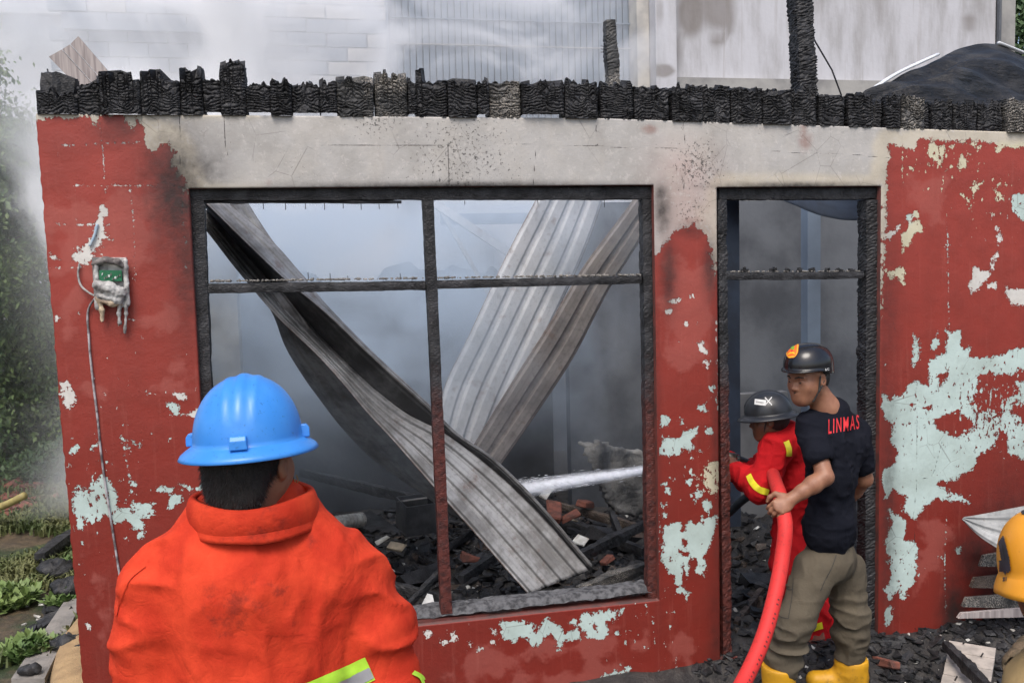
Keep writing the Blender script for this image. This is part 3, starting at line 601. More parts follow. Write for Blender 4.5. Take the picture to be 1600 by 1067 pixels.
def PP(*a): return [P(x, y, Y) for x, y, Y in a]
zc = lambda pts: [P(312 + x / 1.551, 281 + y / 1.551, Y) for x, y, Y in pts]
big = empty('fallen_roof_sheet', P(850, 920, .5), 'long grey ribbed roof sheet fallen diagonally across the window, twisted and sooty', 'roof sheet')
_crease = zc([(8, 118, .58), (110, 245, .58), (185, 332, .57), (270, 412, .56), (400, 560, .54), (480, 645, .52), (580, 760, .49), (680, 872, .45), (795, 1003, .40)])
_corner = zc([(14, 66, .70), (120, 190, .72), (215, 300, .73), (330, 425, .72), (430, 520, .70), (500, 570, .67), (590, 612, .645), (700, 692, .625), (800, 784, .595), (945, 944, .51)])
_rim = zc([(12, 54, .46), (110, 150, .47), (205, 240, .49), (300, 318, .51), (400, 413, .53), (552, 552, .57), (620, 618, .58), (700, 672, .58), (786, 752, .56), (850, 822, .54), (948, 938, .48)])
_rim2 = zc([(60, 50, .62), (130, 108, .62), (190, 163, .62), (255, 240, .60), (310, 306, .58), (405, 404, .57), (556, 545, .585), (622, 612, .59), (702, 667, .59), (790, 748, .57), (853, 817, .55), (951, 932, .49)])
sheet('ribbed_panel', M_sheet, big, _crease, _corner, 4, .022, n=140, m=110, bow=-.015, burn_shade=lambda t, s: np.clip(.9 * np.clip((s - .55) * 3, 0, 1) * np.clip((.62 - t) * 3, 0, 1) + 1.1 * np.clip((.22 - t) * 8, 0, 1) + .5 * np.clip((s - .93) * 14, 0, 1), 0, 1), seed=2)  # shade of the hollow under the rim painted dark, together with soot
sheet('side_wall_fold', M_sheet, big, _corner, _rim, 1, .006, warp=.003, burn_shade=lambda t, s: .55 + .45 * np.clip((.97 - s) * 30, 0, 1) + 0 * t, seed=3)  # overhanging side: its shade is put into the colour along with soot
sheet('turned_lip', M_sheet, big, _rim, _rim2, 2, .006, warp=.002, burn_shade=lambda t, s: .35 * np.clip((t - .35) * 4, 0, 1) + 0 * s, seed=4)
sheet('folded_flap', M_sheet, big,
      zc([(120, 240, .66), (150, 280, .68), (180, 335, .76), (205, 400, .86), (243, 465, .98), (298, 540, 1.12), (350, 605, 1.28), (425, 680, 1.42), (540, 755, 1.55)]),
      zc([(200, 270, .66), (260, 350, .68), (300, 420, .74), (360, 480, .84), (420, 560, .96), (480, 620, 1.08), (540, 690, 1.2), (600, 760, 1.3), (660, 830, 1.4)]), 2, .010, bow=.02, burn_shade=lambda t, s: .10 + .3 * np.clip((.4 - t) * 3, 0, 1) + 0 * s, seed=5)
sec = empty('bent_sheet_strip', zc([(180, 155, .75)])[0], 'narrow bent sheet strip just behind the top end of the fallen roof sheet', 'roof sheet')
sheet('strip', M_sheet, sec, zc([(60, 40, .78), (110, 105, .78), (190, 190, .76), (240, 250, .72)]), zc([(110, 40, .85), (140, 90, .84), (185, 158, .80), (262, 246, .74)]), 2, .006, m=24, n=30, burn_shade=lambda t, s: .3 + 0 * t * s, seed=6)
r1 = empty('pale_roof_sheet', P(720, 700, 1.6), 'pale ribbed roof sheet slanting down in smoke behind the right half of the window', 'roof sheet')
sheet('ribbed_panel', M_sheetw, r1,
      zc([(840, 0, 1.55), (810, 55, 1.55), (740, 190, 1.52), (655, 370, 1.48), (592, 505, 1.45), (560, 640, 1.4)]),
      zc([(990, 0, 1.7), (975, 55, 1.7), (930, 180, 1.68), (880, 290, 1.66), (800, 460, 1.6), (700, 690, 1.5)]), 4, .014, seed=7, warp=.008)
r2 = empty('brown_roof_sheet', P(765, 720, 1.2), 'narrow brownish ribbed roof sheet crossing in front of the pale one', 'roof sheet')
sheet('ribbed_panel', M_sheetb, r2,
      zc([(1080, 0, .95), (1048, 50, .98), (930, 210, 1.03), (840, 360, 1.08), (750, 500, 1.12), (655, 655, 1.15)]),
      zc([(1120, 40, 1.0), (1064, 150, 1.02), (990, 270, 1.06), (900, 440, 1.12), (820, 560, 1.18), (715, 710, 1.2)]), 2, .022, seed=8, warp=.006)
for i, (a, b, w, Y, lab) in enumerate([((680, 318), (842, 425), .055, 2.0, 'thin pale purlin slanting down right behind the mullion, in smoke'), ((690, 330), (770, 470), .03, 2.3, 'faint slender lath hanging steeply behind the mullion, in smoke')]):
    o = empty('fallen_purlin', P(*b, Y), lab, 'purlin')
    q = MB(); A = P(*a, Y); B = P(*b, Y); t = (B - A) / np.linalg.norm(B - A); sd = np.array([-t[2], 0, t[0]]) * w / 2; dp = np.array([0, w * .6, 0])
    q.add([A - sd, A + sd, B + sd, B - sd, A - sd + dp, A + sd + dp, B + sd + dp, B - sd + dp], [(0, 1, 2, 3), (7, 6, 5, 4), (0, 4, 5, 1), (1, 5, 6, 2), (2, 6, 7, 3), (3, 7, 4, 0)]).build('lath', M_sheetw, o)

# ------------------------------------------------------------------ rooms behind
def slab(name, mat, parent, x0, x1, y0, y1, z0, z1): return MB().box(((x0 + x1) / 2, (y0 + y1) / 2, (z0 + z1) / 2), (x1 - x0, y1 - y0, z1 - z0)).build(name, mat, parent)
M_cream = simple('scorched_cream_plaster', (.50, .47, .41), (.26, .25, .24), 4, .85, .4, 25, .006)
M_soot2 = simple('black_sooty_plaster', (.075, .08, .09), (.03, .032, .038), 1.3, .9, .4, 25, .006)
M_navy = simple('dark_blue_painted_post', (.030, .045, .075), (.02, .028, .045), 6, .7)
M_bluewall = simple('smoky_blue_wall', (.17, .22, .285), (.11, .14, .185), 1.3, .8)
slab('side_wall', M_cream, house, -1.12, -1.0, .135, 3.6, -.1, 2.45)
_v = []; _f = []; _xs = np.linspace(-1.0, 1.9, 42); _top = 1.95 + .55 * (fbm(np.stack([_xs, 0 * _xs, 0 * _xs], -1), 1.1, 4) - .5) + np.round((vnoise(np.stack([_xs, 0 * _xs, 0 * _xs], -1), 4, 8) - .5) * 4) * .07
for _x, _z in zip(_xs, _top):
    for _y in (3.48, 3.6): _v += [(_x, _y, -.1), (_x, _y, _z)]
for _i in range(41): _a = 4 * _i; _f += [(_a, _a + 4, _a + 5, _a + 1), (_a + 2, _a + 3, _a + 7, _a + 6), (_a + 1, _a + 5, _a + 7, _a + 3)]
mesh_obj('back_wall', _v, _f, M_soot2, house)
slab('back_wall', M_sooty, house, 1.9, 5.4, 2.9, 3.02, -.1, 2.5)
slab('cream_pier', M_cream, house, P(322, 500, 1.9)[0] - .1, P(372, 500, 1.9)[0], 1.9, 2.1, -.1, 2.3)
slab('grey_panel', simple('grey_panel_paint', (.22, .22, .22), (.13, .13, .135), 3, .85), house, P(1148, 800, 2.0)[0], P(1212, 800, 2.0)[0] + .1, 2.0, 2.08, .02, 1.02)
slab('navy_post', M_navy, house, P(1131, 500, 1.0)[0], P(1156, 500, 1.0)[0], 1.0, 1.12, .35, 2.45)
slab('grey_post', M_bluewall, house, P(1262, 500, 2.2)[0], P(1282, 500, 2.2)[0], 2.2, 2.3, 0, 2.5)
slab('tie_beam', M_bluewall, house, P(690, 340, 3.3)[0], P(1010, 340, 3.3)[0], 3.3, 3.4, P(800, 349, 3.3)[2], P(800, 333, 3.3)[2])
# sagging blue tarpaulin at the door head
tp = empty('blue_tarpaulin', P(1270, 310, .9), 'dark blue tarpaulin sagging behind the top of the doorway', 'tarpaulin')
_A = spline(PP((1120, 285, .8), (1195, 300, .8), (1240, 322, .8), (1290, 340, .8), (1345, 345, .8), (1420, 335, .8)), 40); _B = _A + [0, .3, .35]
sheet('cloth', M_navy, tp, _A, _B, 3, .01, n=40, m=20, warp=.02)
# ------------------------------------------------------------------ ground
def ground_mat():
    t = NT('wet_earth_and_ash'); co = t.coord(); sep = t.n('ShaderNodeSeparateXYZ', [co])
    n1 = t.noise(co, 1.6, 6, .6); n2 = t.noise(co, 14, 6, .7); n3 = t.noise(co, 60, 5, .7)
    ash = t.mix(t.step(n2, .38, .66), (.018, .017, .017), (.055, .05, .046))
    ash = t.mix(t.step(n3, .70, .73), ash, (.32, .30, .28))
    earth = t.mix(t.step(n2, .35, .65), (.12, .085, .05), (.055, .042, .028)); earth = t.mix(t.step(n1, .42, .55), earth, (.03, .045, .016))
    w = t.step(t.ma('ADD', sep.outputs[0], t.ma('MULTIPLY_ADD', n1, 1.0, -.5)), -1.25, -1.0)
    c = t.mix(w, earth, ash)
    return t.fin(c, t.ma('MULTIPLY_ADD', n2, .5, .35), t.bump(t.ma('ADD', n2, t.ma('MULTIPLY', n3, .5)), .9, .02))
M_ground = ground_mat()
def ground():
    x = np.r_[np.linspace(-60, -4, 15)[:-1], np.linspace(-4, 5, 300), np.linspace(5, 60, 15)[1:]]; y = np.r_[np.linspace(-30, -2.5, 8)[:-1], np.linspace(-2.5, 5, 250), np.linspace(5, 80, 15)[1:]]
    X, Y = np.meshgrid(x, y, indexing='ij'); p = np.stack([X, Y, 0 * X], -1)
    ins = np.clip((X + 1.1) / .1, 0, 1) * np.clip((Y - .15) / .3, 0, 1) * np.clip((3.4 - Y) / .4, 0, 1) * np.clip((4.4 - X) / .2, 0, 1)
    z = (fbm(p, 1.3) - .5) * .10 + (fbm(p, 7, 4) - .5) * .05
    z += ins * (.16 * fbm(p, 1.1, 7) + .12 * (fbm(p, 6, 8) - .3) + .05 * vnoise(p, 22, 3))
    z += -.02 - np.clip((X - 1.7) / .2, 0, 1) * np.clip((2.9 - X) / .2, 0, 1) * ins * .14
    z -= .16 * np.clip((X + .9) / .3, 0, 1) * np.clip((-Y - .02) / .45, 0, 1)
    z += .02 * np.exp(-((X - 3.05) / .5) ** 2 - ((Y + .1) / .22) ** 2) + .04 * np.exp(-((X - 3.5) / .4) ** 2 - ((Y + .1) / .3) ** 2)
    n, m = X.shape; v = np.stack([X, Y, z], -1).reshape(-1, 3)
    f = [(i * m + j, (i + 1) * m + j, (i + 1) * m + j + 1, i * m + j + 1) for i in range(n - 1) for j in range(m - 1)]
    o = mesh_obj('ground', v, f, M_ground, None, True); o['kind'] = 'structure'
    return o
gnd = ground()
GBVH = None
def gz(x, y):
    global GBVH
    if GBVH is None: GBVH = BVHTree.FromPolygons([v.co[:] for v in gnd.data.vertices], [p.vertices[:] for p in gnd.data.polygons])
    h = GBVH.ray_cast(Vector((x, y, 5)), Vector((0, 0, -1))); return h[0].z if h[0] else 0.0

# concrete strip and sand left of the house
M_conc = simple('rough_concrete', (.26, .24, .22), (.16, .15, .14), 9, .85, .6, 60, .01)
_a = [PG(18, 1067), PG(70, 1067), PG(150, 900), PG(128, 905)]
st = MB().add([p + [0, 0, z] for z in (-.08, .025) for p in _a], [(4, 5, 6, 7), (0, 4, 7, 3), (0, 1, 5, 4), (1, 2, 6, 5)]).build('path', M_conc); st['kind'] = 'structure'
M_sand = simple('yellow_sand', (.40, .27, .14), (.26, .17, .09), 7, .95, .8, 90, .01)
def patch(name, mat, pts, z, amp, kind):
    c = np.mean(pts, 0); v = [c + [0, 0, z + amp]]; n = 28; ring_ = spline(np.array(list(pts) + [pts[0]]), n + 1)[:-1]
    for k, s in enumerate((.5, .8, 1.0)):
        for p in ring_: q = c + (p - c) * s * (1 + rng.uniform(-.05, .05)); v.append([q[0], q[1], z + (amp * (1 - s) * 1.2 if k < 2 else -.06) + rng.uniform(0, .01)])
    f = [(0, 1 + i, 1 + (i + 1) % n) for i in range(n)] + [(1 + k * n + i, 1 + (k + 1) * n + i, 1 + (k + 1) * n + (i + 1) % n, 1 + k * n + (i + 1) % n) for k in (0, 1) for i in range(n)]
    o = mesh_obj(name, v, f, mat, None, True); o['kind'] = kind; return o
patch('sand', M_sand, [PG(70, 1110), PG(175, 1110), PG(150, 1000), PG(130, 965), PG(100, 1000)], .05, .04, 'stuff')

# grass and weeds left
M_grass = NT('grass_blades'); M_grass = M_grass.fin(M_grass.mix(M_grass.step(M_grass.noise(M_grass.coord(), 3, 4), .35, .65), (.055, .085, .022), (.13, .135, .05)), .6)
def blades(name, n, area, h, mat, seed=0):
    r = np.random.default_rng(seed); v = []; f = []; k = 0
    while k < n:
        x = r.uniform(area[0], area[1]); y = r.uniform(area[2], area[3])
        if float(fbm(np.array([[x, y, 0]]), 1.4, 5)[0]) < .40 + .10 * r.random(): k += .34; continue
        z = -.02; a = r.uniform(0, 6.28); l = h * r.uniform(.5, 1.3); ln = r.uniform(.1, .9) * l; w = .006 + .007 * r.random()
        d = np.array([math.cos(a), math.sin(a), 0]); s = np.array([-d[1], d[0], 0]) * w; p = np.array([x, y, z]); m_ = p + d * ln * .35 + [0, 0, l * .65]; tip = p + d * ln + [0, 0, l * .8]
        b = len(v); v += [p - s, p + s, m_ + s * .7, m_ - s * .7, tip]; f += [(b, b + 1, b + 2, b + 3), (b + 3, b + 2, b + 4)]; k += 1
    o = mesh_obj(name, v, f, mat); o['kind'] = 'stuff'; return o
blades('grass', 42000, (-3.6, -1.25, .9, 8.5), .09, M_grass, 3)
tag(bpy.data.objects['grass'], 'ragged short grass and weeds left of the house')

# ------------------------------------------------------------------ vegetation
def leaf_mat(name, a, b):
    t = NT(name); n = t.noise(t.coord(), 2.2, 3); o = t.n('ShaderNodeObjectInfo')
    return t.fin(t.mix(t.step(n, .35, .68), a, b), .55, Transmission_Weight=0.0)
M_leafA = leaf_mat('leaves_mid_green', (.07, .13, .035), (.19, .26, .08)); M_leafB = leaf_mat('leaves_deep_green', (.035, .075, .026), (.085, .14, .045))
M_bark = simple('bark', (.12, .09, .065), (.05, .04, .03), 12, .9, .8, 30, .01)
def tree(base, h, cr, n, mat, label, group, seed, zlow=.3, leaf=.06, droop=.5):
    r = np.random.default_rng(seed); base = np.array(base, float)
    o = empty('tree', base, label, 'tree', group)
    m = MB(); top = base + [0, 0, h * .8]; m.tube([base, base + [.05, 0, h * .35], top], [.07, .05, .02], 8)
    cl = []
    for _ in range(int(26 * h)):
        a = r.uniform(0, 6.28); z = h * r.uniform(zlow / h, 1.0); t = (z - zlow) / (h - zlow + 1e-6); rad = cr * (0.55 + .6 * math.sin(PI * min(1, t * .8 + .2))) * r.uniform(.35, 1.0) * (1 if t < .85 else .8)
        c = base + [rad * math.cos(a), rad * math.sin(a), z]; cl.append(c)
        if r.random() < .25: m.tube([base + [0, 0, z * .8], (base + [0, 0, z * .9] + c) / 2 + [0, 0, .02], c], [.018, .012, .005], 5)
    m.build('trunk', M_bark, o, True)
    v = []; f = []; C = np.array(cl); k = r.integers(0, len(C), n); pos = C[k] + r.normal(0, 1, (n, 3)) * [.15, .15, .17]
    d = r.normal(0, 1, (n, 3)); d[:, 2] -= droop * 2; d /= np.linalg.norm(d, axis=1, keepdims=True); s = np.cross(d, r.normal(0, 1, (n, 3))); s /= np.linalg.norm(s, axis=1, keepdims=True)
    l = leaf * r.uniform(.6, 1.3, n)[:, None]; w = l * .26
    nrm = np.cross(d, s); A = pos; B = pos + d * l * .45 + s * w + nrm * l * .06; Cc = pos + d * l; D = pos + d * l * .45 - s * w + nrm * l * .06
    v = np.stack([A, B, Cc, D], 1).reshape(-1, 3); f = np.arange(n * 4).reshape(n, 4)
    mesh_obj('crown', v, f, mat, o); return o
TG = 'trees left of the burnt house'
tree((-3.95, 6.6, 0), 4.45, 1.0, 62000, M_leafA, 'tall leafy tree at the far left edge reaching up beside the leaning plank', TG, 1, leaf=.068)
tree((-3.15, 7.4, 0), 3.6, .8, 28000, M_leafA, 'mid green tree half lost in smoke next to the red wall corner', TG, 2, leaf=.065)
tree((-4.7, 8.6, 0), 3.4, 1.2, 14000, M_leafB, 'darker tree behind the others, deep in the smoke', TG, 3, leaf=.10)
tree((-2.35, 9.2, 0), 2.3, .9, 12000, M_leafB, 'low bushy tree right behind the wall corner, farthest back', TG, 4, leaf=.09)
def bush(c, r_, n, mat, label, seed):
    r = np.random.default_rng(seed); o = empty('weed_clump', c, label, 'plant', 'weed clumps left of the house')
    a = r.uniform(0, 6.28, n); rad = r_ * r.random(n) ** .5; p = np.stack([c[0] + rad * np.cos(a), c[1] + rad * np.sin(a), r_ * .8 * r.random(n) * (1 - .6 * rad / r_) - .02], 1)
    d = r.normal(0, 1, (n, 3)); d[:, 2] = np.abs(d[:, 2]); d /= np.linalg.norm(d, axis=1, keepdims=True); s = np.cross(d, [0, 0, 1.0]); s /= np.linalg.norm(s, axis=1, keepdims=True) + 1e-6
    l = .05 * r.uniform(.6, 1.5, n)[:, None]; v = np.stack([p, p + d * l * .5 + s * l * .3, p + d * l, p + d * l * .5 - s * l * .3], 1).reshape(-1, 3)
    mesh_obj('leaves', v, np.arange(n * 4).reshape(n, 4), mat, o)
for i, (px, py, r_, lab) in enumerate([(45, 705, .75, 'large shrub at the foot of the smoky trees'), (95, 735, .55, 'low shrub against the wall corner, in smoke'), (110, 880, .10, 'grass tuft touching the wall base'), (45, 1010, .13, 'weed tuft at the bottom left beside the path'), (15, 930, .16, 'weed clump at the left edge of the picture'), (100, 930, .09, 'brownish green weed tuft above the charred lumps')]):
    c = PG(px, py + 8, 0); bush(c, r_, int(1700 * max(.4, r_ * 4)), M_leafB if i < 2 else M_leafA, lab, 20 + i)

# ------------------------------------------------------------------ neighbouring buildings
YB = 4.9
M_white = NT('stained_white_render'); _t = M_white; _co = _t.coord()
_s = _t.noise(_t.coord(scale=(2.2, 1, .45)), 1.6, 6, .65); _s2 = _t.noise(_t.coord(scale=(6, 1, .25)), 2.0, 5, .7); _z = _t.n('ShaderNodeSeparateXYZ', [_co])
_c = _t.mix(_t.step(_s, .30, .62), (.33, .32, .32), (.52, .52, .545)); _c = _t.mix(_t.ma('MULTIPLY', _t.step(_s2, .55, .72), .4), _c, (.30, .27, .25))
_c = _t.mix(_t.ma('MULTIPLY', _t.step(_t.ma('ADD', _t.attr('stain'), _t.ma('MULTIPLY_ADD', _s, 1.0, -.5)), .3, .7), .65), _c, (.14, .115, .095))
M_white = _t.fin(_c, .85, _t.bump(_t.noise(_co, 20, 5), .3, .01))
def bx(px, Y=YB): return P(px, 60, Y)[0]
def bz(px, py, Y=YB): return P(px, py, Y)[2]
nb = empty('neighbour_house', (4.6, YB, 0), 'stained white rendered house wall behind the burnt beam on the right', 'building')
def gridwall(name, x0, x1, z0, z1, Y, th, mat, parent, stains):
    nx, nz = 80, 50; X, Zz = np.meshgrid(np.linspace(x0, x1, nx), np.linspace(z0, z1, nz), indexing='ij')
    v = np.stack([X, 0 * X + Y, Zz], -1).reshape(-1, 3).tolist(); f = [(i * nz + j, (i + 1) * nz + j, (i + 1) * nz + j + 1, i * nz + j + 1) for i in range(nx - 1) for j in range(nz - 1)]
    k = len(v); v += [(x0, Y + th, z0), (x1, Y + th, z0), (x1, Y + th, z1), (x0, Y + th, z1)]
    a, b, c, d = 0, (nx - 1) * nz, nx * nz - 1, nz - 1; f += [(k + 3, k + 2, k + 1, k), (a, k, k + 1, b), (b, k + 1, k + 2, c), (c, k + 2, k + 3, d), (d, k + 3, k, a)]
    o = mesh_obj(name, v, f, mat, parent); st = np.zeros(len(v), np.float32)
    for (px, py, rx, rz, s) in stains:
        cc = P(px, py, Y); st[:nx * nz] = np.maximum(st[:nx * nz], (s * np.exp(-((X - cc[0]) / (rx * .0064)) ** 2 - ((Zz - cc[2]) / (rz * .0064)) ** 2)).ravel())
    at = o.data.attributes.new('stain', 'FLOAT', 'POINT'); at.data.foreach_set('value', st); return o
gridwall('rendered_wall', bx(1052), bx(1555), 0, 5.4, YB, .2, M_white, nb, [(1080, 20, 28, 45, 1.1), (1120, 10, 40, 50, .9), (1140, 40, 14, 20, .8), (1120, 70, 22, 14, .7), (1515, 35, 26, 26, .7), (1060, 80, 14, 60, .6), (1190, 130, 60, 10, .5), (1340, 135, 40, 8, .7)])
gridwall('corner_pillar', bx(1018), bx(1050), 0, 5.4, YB - .12, .3, M_white, nb, [(1030, 20, 12, 40, .5), (1035, 112, 22, 8, 1.2), (1020, 60, 6, 90, .5)])
slab('plinth_ledge', M_plaster, nb, bx(1020), bx(1555), YB - .06, YB - .003, 0, bz(1300, 127))
slab('drainpipe', M_sooty, nb, bx(1556), bx(1559.5), YB - .05, YB - .01, 0, 5.4)
slab('end_pier', M_plaster, nb, bx(1560), bx(1588), YB + .02, YB + .3, 0, 5.4)
slab('side_pier', M_cream, nb, bx(998), bx(1017), YB + .05, YB + .3, 0, 5.4)
# thin cables on the white wall
# bamboo slat screen
sc = empty('slat_screen', (bx(800), YB + .3, 0), 'tall screen of thin vertical slats in blue smoke behind the wall', 'screen')
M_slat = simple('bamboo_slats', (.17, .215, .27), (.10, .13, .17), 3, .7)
x0, x1 = bx(608, YB + .3), bx(1000, YB + .3); N = 40; wS = (x1 - x0) / N
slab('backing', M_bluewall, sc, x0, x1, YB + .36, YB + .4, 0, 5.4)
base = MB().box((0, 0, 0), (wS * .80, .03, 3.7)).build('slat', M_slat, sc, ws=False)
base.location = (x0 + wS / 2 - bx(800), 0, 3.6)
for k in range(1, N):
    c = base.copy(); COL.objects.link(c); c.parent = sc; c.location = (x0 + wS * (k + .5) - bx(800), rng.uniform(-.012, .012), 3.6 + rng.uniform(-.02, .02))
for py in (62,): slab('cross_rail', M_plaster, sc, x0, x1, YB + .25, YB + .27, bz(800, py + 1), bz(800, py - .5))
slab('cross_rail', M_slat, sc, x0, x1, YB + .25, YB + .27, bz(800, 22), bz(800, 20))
# concrete block house
bh = empty('block_wall_house', (bx(350), YB, 0), 'house wall of pale and blue grey concrete blocks lost in smoke', 'building')
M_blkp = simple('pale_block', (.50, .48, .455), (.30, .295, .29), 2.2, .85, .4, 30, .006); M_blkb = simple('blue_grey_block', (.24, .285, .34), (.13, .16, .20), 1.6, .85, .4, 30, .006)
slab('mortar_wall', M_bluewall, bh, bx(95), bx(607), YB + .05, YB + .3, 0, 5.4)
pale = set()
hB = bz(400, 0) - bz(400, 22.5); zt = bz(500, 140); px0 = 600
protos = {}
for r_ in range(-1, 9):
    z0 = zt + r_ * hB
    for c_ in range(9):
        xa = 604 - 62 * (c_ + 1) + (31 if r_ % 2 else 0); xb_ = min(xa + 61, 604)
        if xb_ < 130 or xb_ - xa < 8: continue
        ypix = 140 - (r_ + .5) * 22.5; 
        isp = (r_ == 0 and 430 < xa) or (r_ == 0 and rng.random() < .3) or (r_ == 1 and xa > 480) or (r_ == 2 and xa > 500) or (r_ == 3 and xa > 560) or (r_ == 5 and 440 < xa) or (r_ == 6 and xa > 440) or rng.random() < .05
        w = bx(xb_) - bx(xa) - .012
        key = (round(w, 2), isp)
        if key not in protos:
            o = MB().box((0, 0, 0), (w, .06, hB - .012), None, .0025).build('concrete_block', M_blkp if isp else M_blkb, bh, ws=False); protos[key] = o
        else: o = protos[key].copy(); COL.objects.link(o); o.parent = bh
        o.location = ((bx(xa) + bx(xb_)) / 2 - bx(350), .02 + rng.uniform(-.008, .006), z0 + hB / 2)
slab('ledge', M_blkb, bh, bx(103), bx(357), YB - .10, YB - .03, bz(200, 52), bz(200, 40))
# pale building far left, behind the tree
fb = empty('pale_building', (-4.5, 11, 0), 'pale grey building front behind the trees at the far left', 'building')
M_pale = simple('pale_render', (.56, .57, .60), (.48, .50, .53), 1, .85)
slab('wall', M_pale, fb, -16, bx(110) , 11.6, 12, 0, 9); slab('cornice', M_pale, fb, -16, bx(110), 11.45, 11.6, P(50, 17, 11.5)[2] - .05, P(50, 17, 11.5)[2] + .03)
# dark hillside foliage at the right edge
tree((bx(1590, 6.5), 6.6, 0), 5.8, 1.3, 26000, M_leafB, 'brownish foliage at the top right edge behind the pier', 'trees beyond the neighbour house', 9, leaf=.09)
# black sagging tarpaulin roof
tr_ = empty('black_tarpaulin_roof', P(1500, 150, .9), 'black plastic sheet bulging up behind the right end of the charred beam', 'tarpaulin')
M_black = NT('black_plastic'); _n = M_black.noise(M_black.coord(scale=(1, 1, 3)), 5, 5); M_black = M_black.fin(M_black.mix(M_black.step(_n, .4, .7), (.008, .008, .009), (.035, .034, .034)), .5, M_black.bump(_n, .9, .05), Specular_IOR_Level=.3)
_E = spline(PP((1345, 155, .7), (1400, 122, .9), (1460, 97, 1.1), (1512, 74, 1.25), (1552, 70, 1.3), (1600, 88, 1.35), (1700, 130, 1.4)), 70); _F = spline(PP((1345, 165, .3), (1400, 165, .3), (1460, 172, .3), (1512, 178, .3), (1552, 182, .3), (1600, 186, .3), (1700, 190, .3)), 70)
def _fold(t, s): return .035 * (1 - np.abs(np.sin(5 * s + 7 * t + 1.5 * np.sin(5 * s)))) ** 2 * np.sin(PI * s) + .05 * np.sin(9 * s + 5 * t + 2.5 * np.sin(6 * t)) * np.sin(PI * s) + .02 * np.sin(30 * s + 12 * t) * np.sin(PI * s)
sheet('membrane', M_black, tr_, _F, _E, 1, 0, bow=-.01, n=70, m=50, curl=_fold, warp=.03)
M_wtrim = simple('white_edge', (.72, .74, .76), (.6, .62, .64), 5, .5)
MB().tube([p + [0, -.02, .022] for p in spline(PP((1352, 152, .72), (1400, 121, .92), (1440, 102, 1.05), (1462, 92, 1.1)), 12)], .016, 6, flat=.6).build('white_hem', M_wtrim, tr_, True)
MB().tube([p + [0, 0, .012] for p in spline(PP((1560, 70, 1.3), (1600, 86, 1.35), (1650, 105, 1.4), (1700, 126, 1.42)), 12)], .016, 6, flat=.6).build('white_hem', M_wtrim, tr_, True)

# ------------------------------------------------------------------ smoke
def smoke(name, lo, hi, dens, scale, lo_n, hi_n, col=(.86, .90, .96), stretch=(1, 1, 1), grad=None, label=None, floor=.0, aniso=.2):
    o = MB().box([(a + b) / 2 for a, b in zip(lo, hi)], [b - a for a, b in zip(lo, hi)]).build(name, None)
    m = bpy.data.materials.new(name + '_volume'); m.use_nodes = True; t = m.node_tree; t.nodes.clear()
    q = NT.__new__(NT); q.m = m; q.t = t; out = t.nodes.new('ShaderNodeOutputMaterial')
    pv = t.nodes.new('ShaderNodeVolumePrincipled'); t.links.new(pv.outputs[0], out.inputs['Volume'])
    pv.inputs['Color'].default_value = (*col, 1); pv.inputs['Anisotropy'].default_value = aniso
    if scale:
        co = q.coord(scale=stretch); n = q.noise(co, scale, 5, .58, .9); d = q.ma('ADD', q.ma('MULTIPLY', q.step(n, lo_n, hi_n), dens), floor)
        sep = q.n('ShaderNodeSeparateXYZ', [q.coord()])
        if grad:
            for ax, a, b, *mn in grad: d = q.ma('MULTIPLY', d, q.n('ShaderNodeMapRange', [sep.outputs[ax], a, b, mn[0] if mn else 0.0, 1.0], interpolation_type='SMOOTHSTEP').outputs[0])
        t.links.new(d, pv.inputs['Density'])
    else: pv.inputs['Density'].default_value = dens
    o.data.materials.append(m); o['kind'] = 'stuff'; 
    if label: o['label'] = label
    return o
smoke('smoke', (-.98, .55, -.05), (1.85, 3.40, 2.45), 2.6, 1.25, .42, .66, col=(.81, .895, .975), label='grey blue smoke filling the roofless room', floor=.12, grad=[(2, .45, 2.0), (1, .35, 1.5), (0, 1.9, -.2, .7)])
smoke('smoke', (-5.5, 3.7, -.1), (bx(1040, 4.8), 4.72, 4.6), 16.0, .8, .44, .62, col=(.99, .993, 1.0), label='drifting white smoke behind the house and over the trees', floor=1.0, grad=[(0, bx(1050, 4.6), bx(860, 4.6)), (0, bx(520, 4.3), bx(380, 4.3), .35), (0, -2.75, -1.75, .06), (2, .7, 2.3, .14)])
